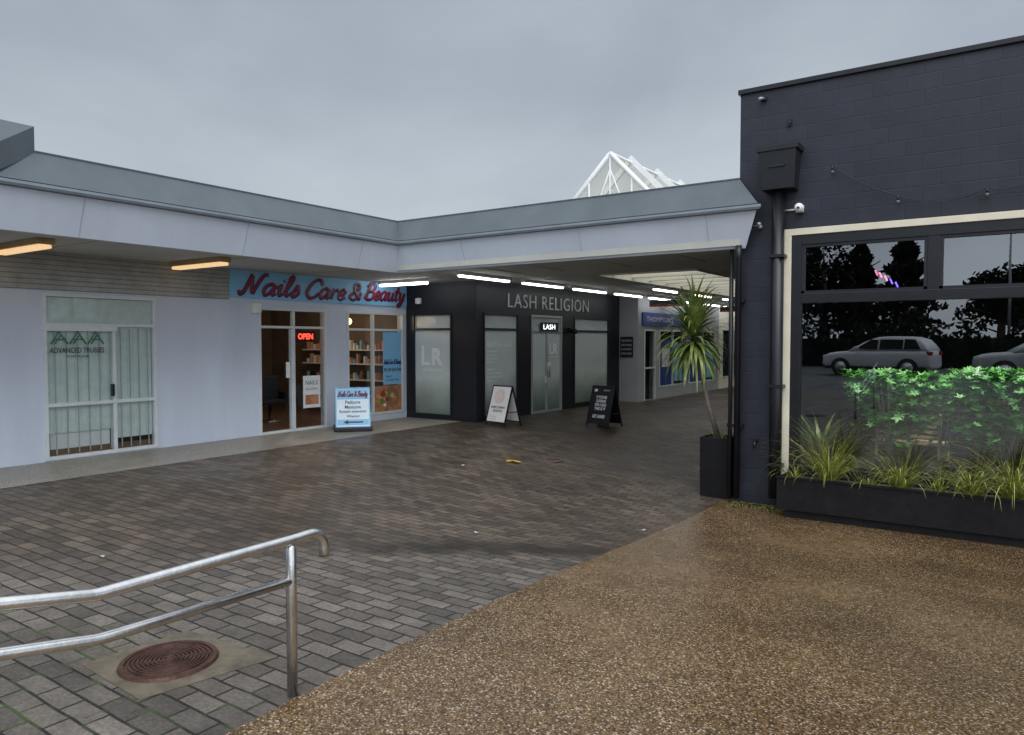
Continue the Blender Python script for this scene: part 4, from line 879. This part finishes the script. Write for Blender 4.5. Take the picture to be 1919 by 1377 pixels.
car((-4.9,-15.0,.3),R(192),m_carp,'silver sports utility car parked across the lane, reflected in the dark window')
car((.95,-14.2,.3),R(172),mat('pale_car_paint',(.62,.64,.64),.3,metal=.0,bump=0),'pale car parked nearer, reflected low in the right pane')
def tree(x,y,h,w,label,seed,n=2600,conif=False):
    random.seed(seed); r=thing('dark_tree',(x,y,.3),label,'tree','dark trees across the car park')
    mb=MB(); mb.tube([(x,y,.2),(x+.1,y,h*.5),(x,y,h*.9)],[w*.05,w*.035,.03],8)
    for k in range(9):
        a=k*2.4; z=h*(.25+.06*k); mb.tube([(x,y,z),(x+cos(a)*w*.3,y+sin(a)*w*.3,z+h*.08)],[.09,.03],5)
    mb.build('trunk',m_bark,r)
    mb=MB(); lobes=[(random.uniform(-.32,.32)*w,random.uniform(-.3,.3)*w,h*random.uniform(.35,.85),w*random.uniform(.13,.24)) for _ in range(13)]
    for i in range(n):
        if conif:
            t=random.random()**.8; a=random.uniform(0,6.28); rr=w*.5*(1-t)**.8*random.uniform(.3,1)*(1+.3*sin(t*40)); c=Vector((x+cos(a)*rr,y+sin(a)*rr,.12*h+t*h*.9))
        else:
            lx,ly,lz,lr=random.choice(lobes); v=Vector((random.gauss(0,1),random.gauss(0,1),random.gauss(0,.9))).normalized()*lr*random.uniform(.6,1.15); c=Vector((x+lx,y+ly,lz))+v
        s=random.uniform(.14,.36); d=Vector((random.gauss(0,1),random.gauss(0,1),random.gauss(0,1))).normalized(); e=d.orthogonal().normalized()
        mb.add([c-d*s,c+e*s*.6,c+d*s,c-e*s*.6],[(0,1,2,3)])
    mb.build('crown',m_tree,r,norm=False)
tree(-12.5,-40,10.2,7.5,'tallest dark tree across the car park, seen reflected in the upper left pane',31,3800)
tree(-7,-42,10.2,6,'dark pointed conifer right of the tallest reflected tree',32,3200,True)
tree(-9.5,-38,9.4,5,'slim dark conifer in front of the tallest reflected tree',33,2800,True)
tree(-1,-50,8,7,'rounded dark tree reflected in the upper right pane',34)
tree(6,-48,8,8,'broad dark tree at the right of the reflected tree line',35)
tree(12,-46,8,8,'dark tree further right along the reflected tree line',36)
tree(-18,-44,7,8,'lower dark tree at the left of the reflected tree line',37)
tree(-25,-46,7,8,'dark tree furthest left of the reflected tree line',38)
mb=MB(); random.seed(44)
for i in range(9000):
    x=random.uniform(-32,22); y=-27+random.uniform(-1,1); z=.3+random.random()*(2.4+.6*sin(x*.9)+.4*sin(x*2.3)); s=random.uniform(.1,.25); d=Vector((random.gauss(0,1),random.gauss(0,1),random.gauss(0,1))).normalized(); e=d.orthogonal().normalized(); c=Vector((x,y,z))
    mb.add([c-d*s,c+e*s*.7,c+d*s,c-e*s*.7],[(0,1,2,3)])
mb.box(-32,22,-27.3,-26.7,.2,2.0)
tag(mb.build('boundary_hedge',m_tree,norm=False),'long dark hedge along the far side of the car park','hedge')
r=thing('street_lamp',(-.3,-28.6,.3),'grey street lamp pole across the car park, reflected in the right pane','street lamp')
MB().tube([(-.3,-28.6,.3),(-.3,-28.6,8.5)],[.1,.05],10).build('pole',m_alug,r); MB().tube([(-.3,-28.6,8.4),(.6,-28.6,8.8)],.04,8).build('arm',m_alug,r); MB().box(.5,1.1,-28.7,-28.5,8.75,8.85).build('lamp_head',m_alug,r)

# ---------------------------------------------------------------- light, sky, camera
w=bpy.data.worlds.new('World'); SC.world=w; w.use_nodes=True; nt=w.node_tree; bg=nt.nodes['Background']
sun_el,sun_az=R(48),R(140)
sky=node(nt,'ShaderNodeTexSky'); sky.sky_type='NISHITA'; sky.sun_disc=False; sky.sun_elevation=sun_el; sky.sun_rotation=sun_az
tc=node(nt,'ShaderNodeTexCoord'); mp=node(nt,'ShaderNodeMapping'); mp.inputs['Scale'].default_value=(1.2,1.2,2.8); nt.links.new(tc.outputs['Generated'],mp.inputs[0])
n1=node(nt,'ShaderNodeTexNoise',i_Scale=1.5,i_Detail=7.,i_Roughness=.5,i_Distortion=.3); nt.links.new(mp.outputs[0],n1.inputs['Vector'])
sx=node(nt,'ShaderNodeSeparateXYZ'); nt.links.new(tc.outputs['Generated'],sx.inputs[0])
hr=ramp(nt,[(.0,(.60,.64,.67)),(.12,(.54,.585,.625)),(.32,(.41,.455,.515)),(.48,(.43,.48,.54)),(.75,(1.1,1.14,1.18)),(1.,(1.45,1.49,1.53))]); nt.links.new(sx.outputs[2],hr.inputs[0])
cr=ramp(nt,[(.3,(.78,.80,.84)),(.7,(1.16,1.17,1.16))]); nt.links.new(n1.outputs['Fac'],cr.inputs[0])
cl=mixc(nt,1.,hr.outputs[0],cr.outputs[0],'MULTIPLY')
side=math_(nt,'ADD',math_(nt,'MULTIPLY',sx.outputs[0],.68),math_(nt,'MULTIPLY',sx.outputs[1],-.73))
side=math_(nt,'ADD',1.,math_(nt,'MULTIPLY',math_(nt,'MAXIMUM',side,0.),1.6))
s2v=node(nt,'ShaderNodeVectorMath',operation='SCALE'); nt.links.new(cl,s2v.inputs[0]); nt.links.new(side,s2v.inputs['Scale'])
sc=node(nt,'ShaderNodeVectorMath',operation='SCALE'); sc.inputs['Scale'].default_value=.08; nt.links.new(sky.outputs[0],sc.inputs[0])
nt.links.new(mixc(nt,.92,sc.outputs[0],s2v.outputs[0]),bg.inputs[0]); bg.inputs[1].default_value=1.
l=bpy.data.lights.new('sun','SUN'); l.energy=1.2; l.angle=R(50); l.color=(1,.98,.95); o=bpy.data.objects.new('sun',l); COL.objects.link(o)
d=Vector((sin(sun_az)*cos(sun_el),cos(sun_az)*cos(sun_el),sin(sun_el))); o.rotation_euler=d.to_track_quat('Z','Y').to_euler(); o.location=d*30
cam=bpy.data.cameras.new('camera'); cam.sensor_width=36; cam.lens=36*FL/1919; cam.clip_end=2000; cam.clip_start=.05
o=bpy.data.objects.new('camera',cam); COL.objects.link(o); o.location=(0,0,CZ); o.rotation_euler=(PI/2-TILT,0,YAW); SC.camera=o
SC.view_settings.view_transform='Standard'; SC.view_settings.look='None'; SC.view_settings.exposure=0
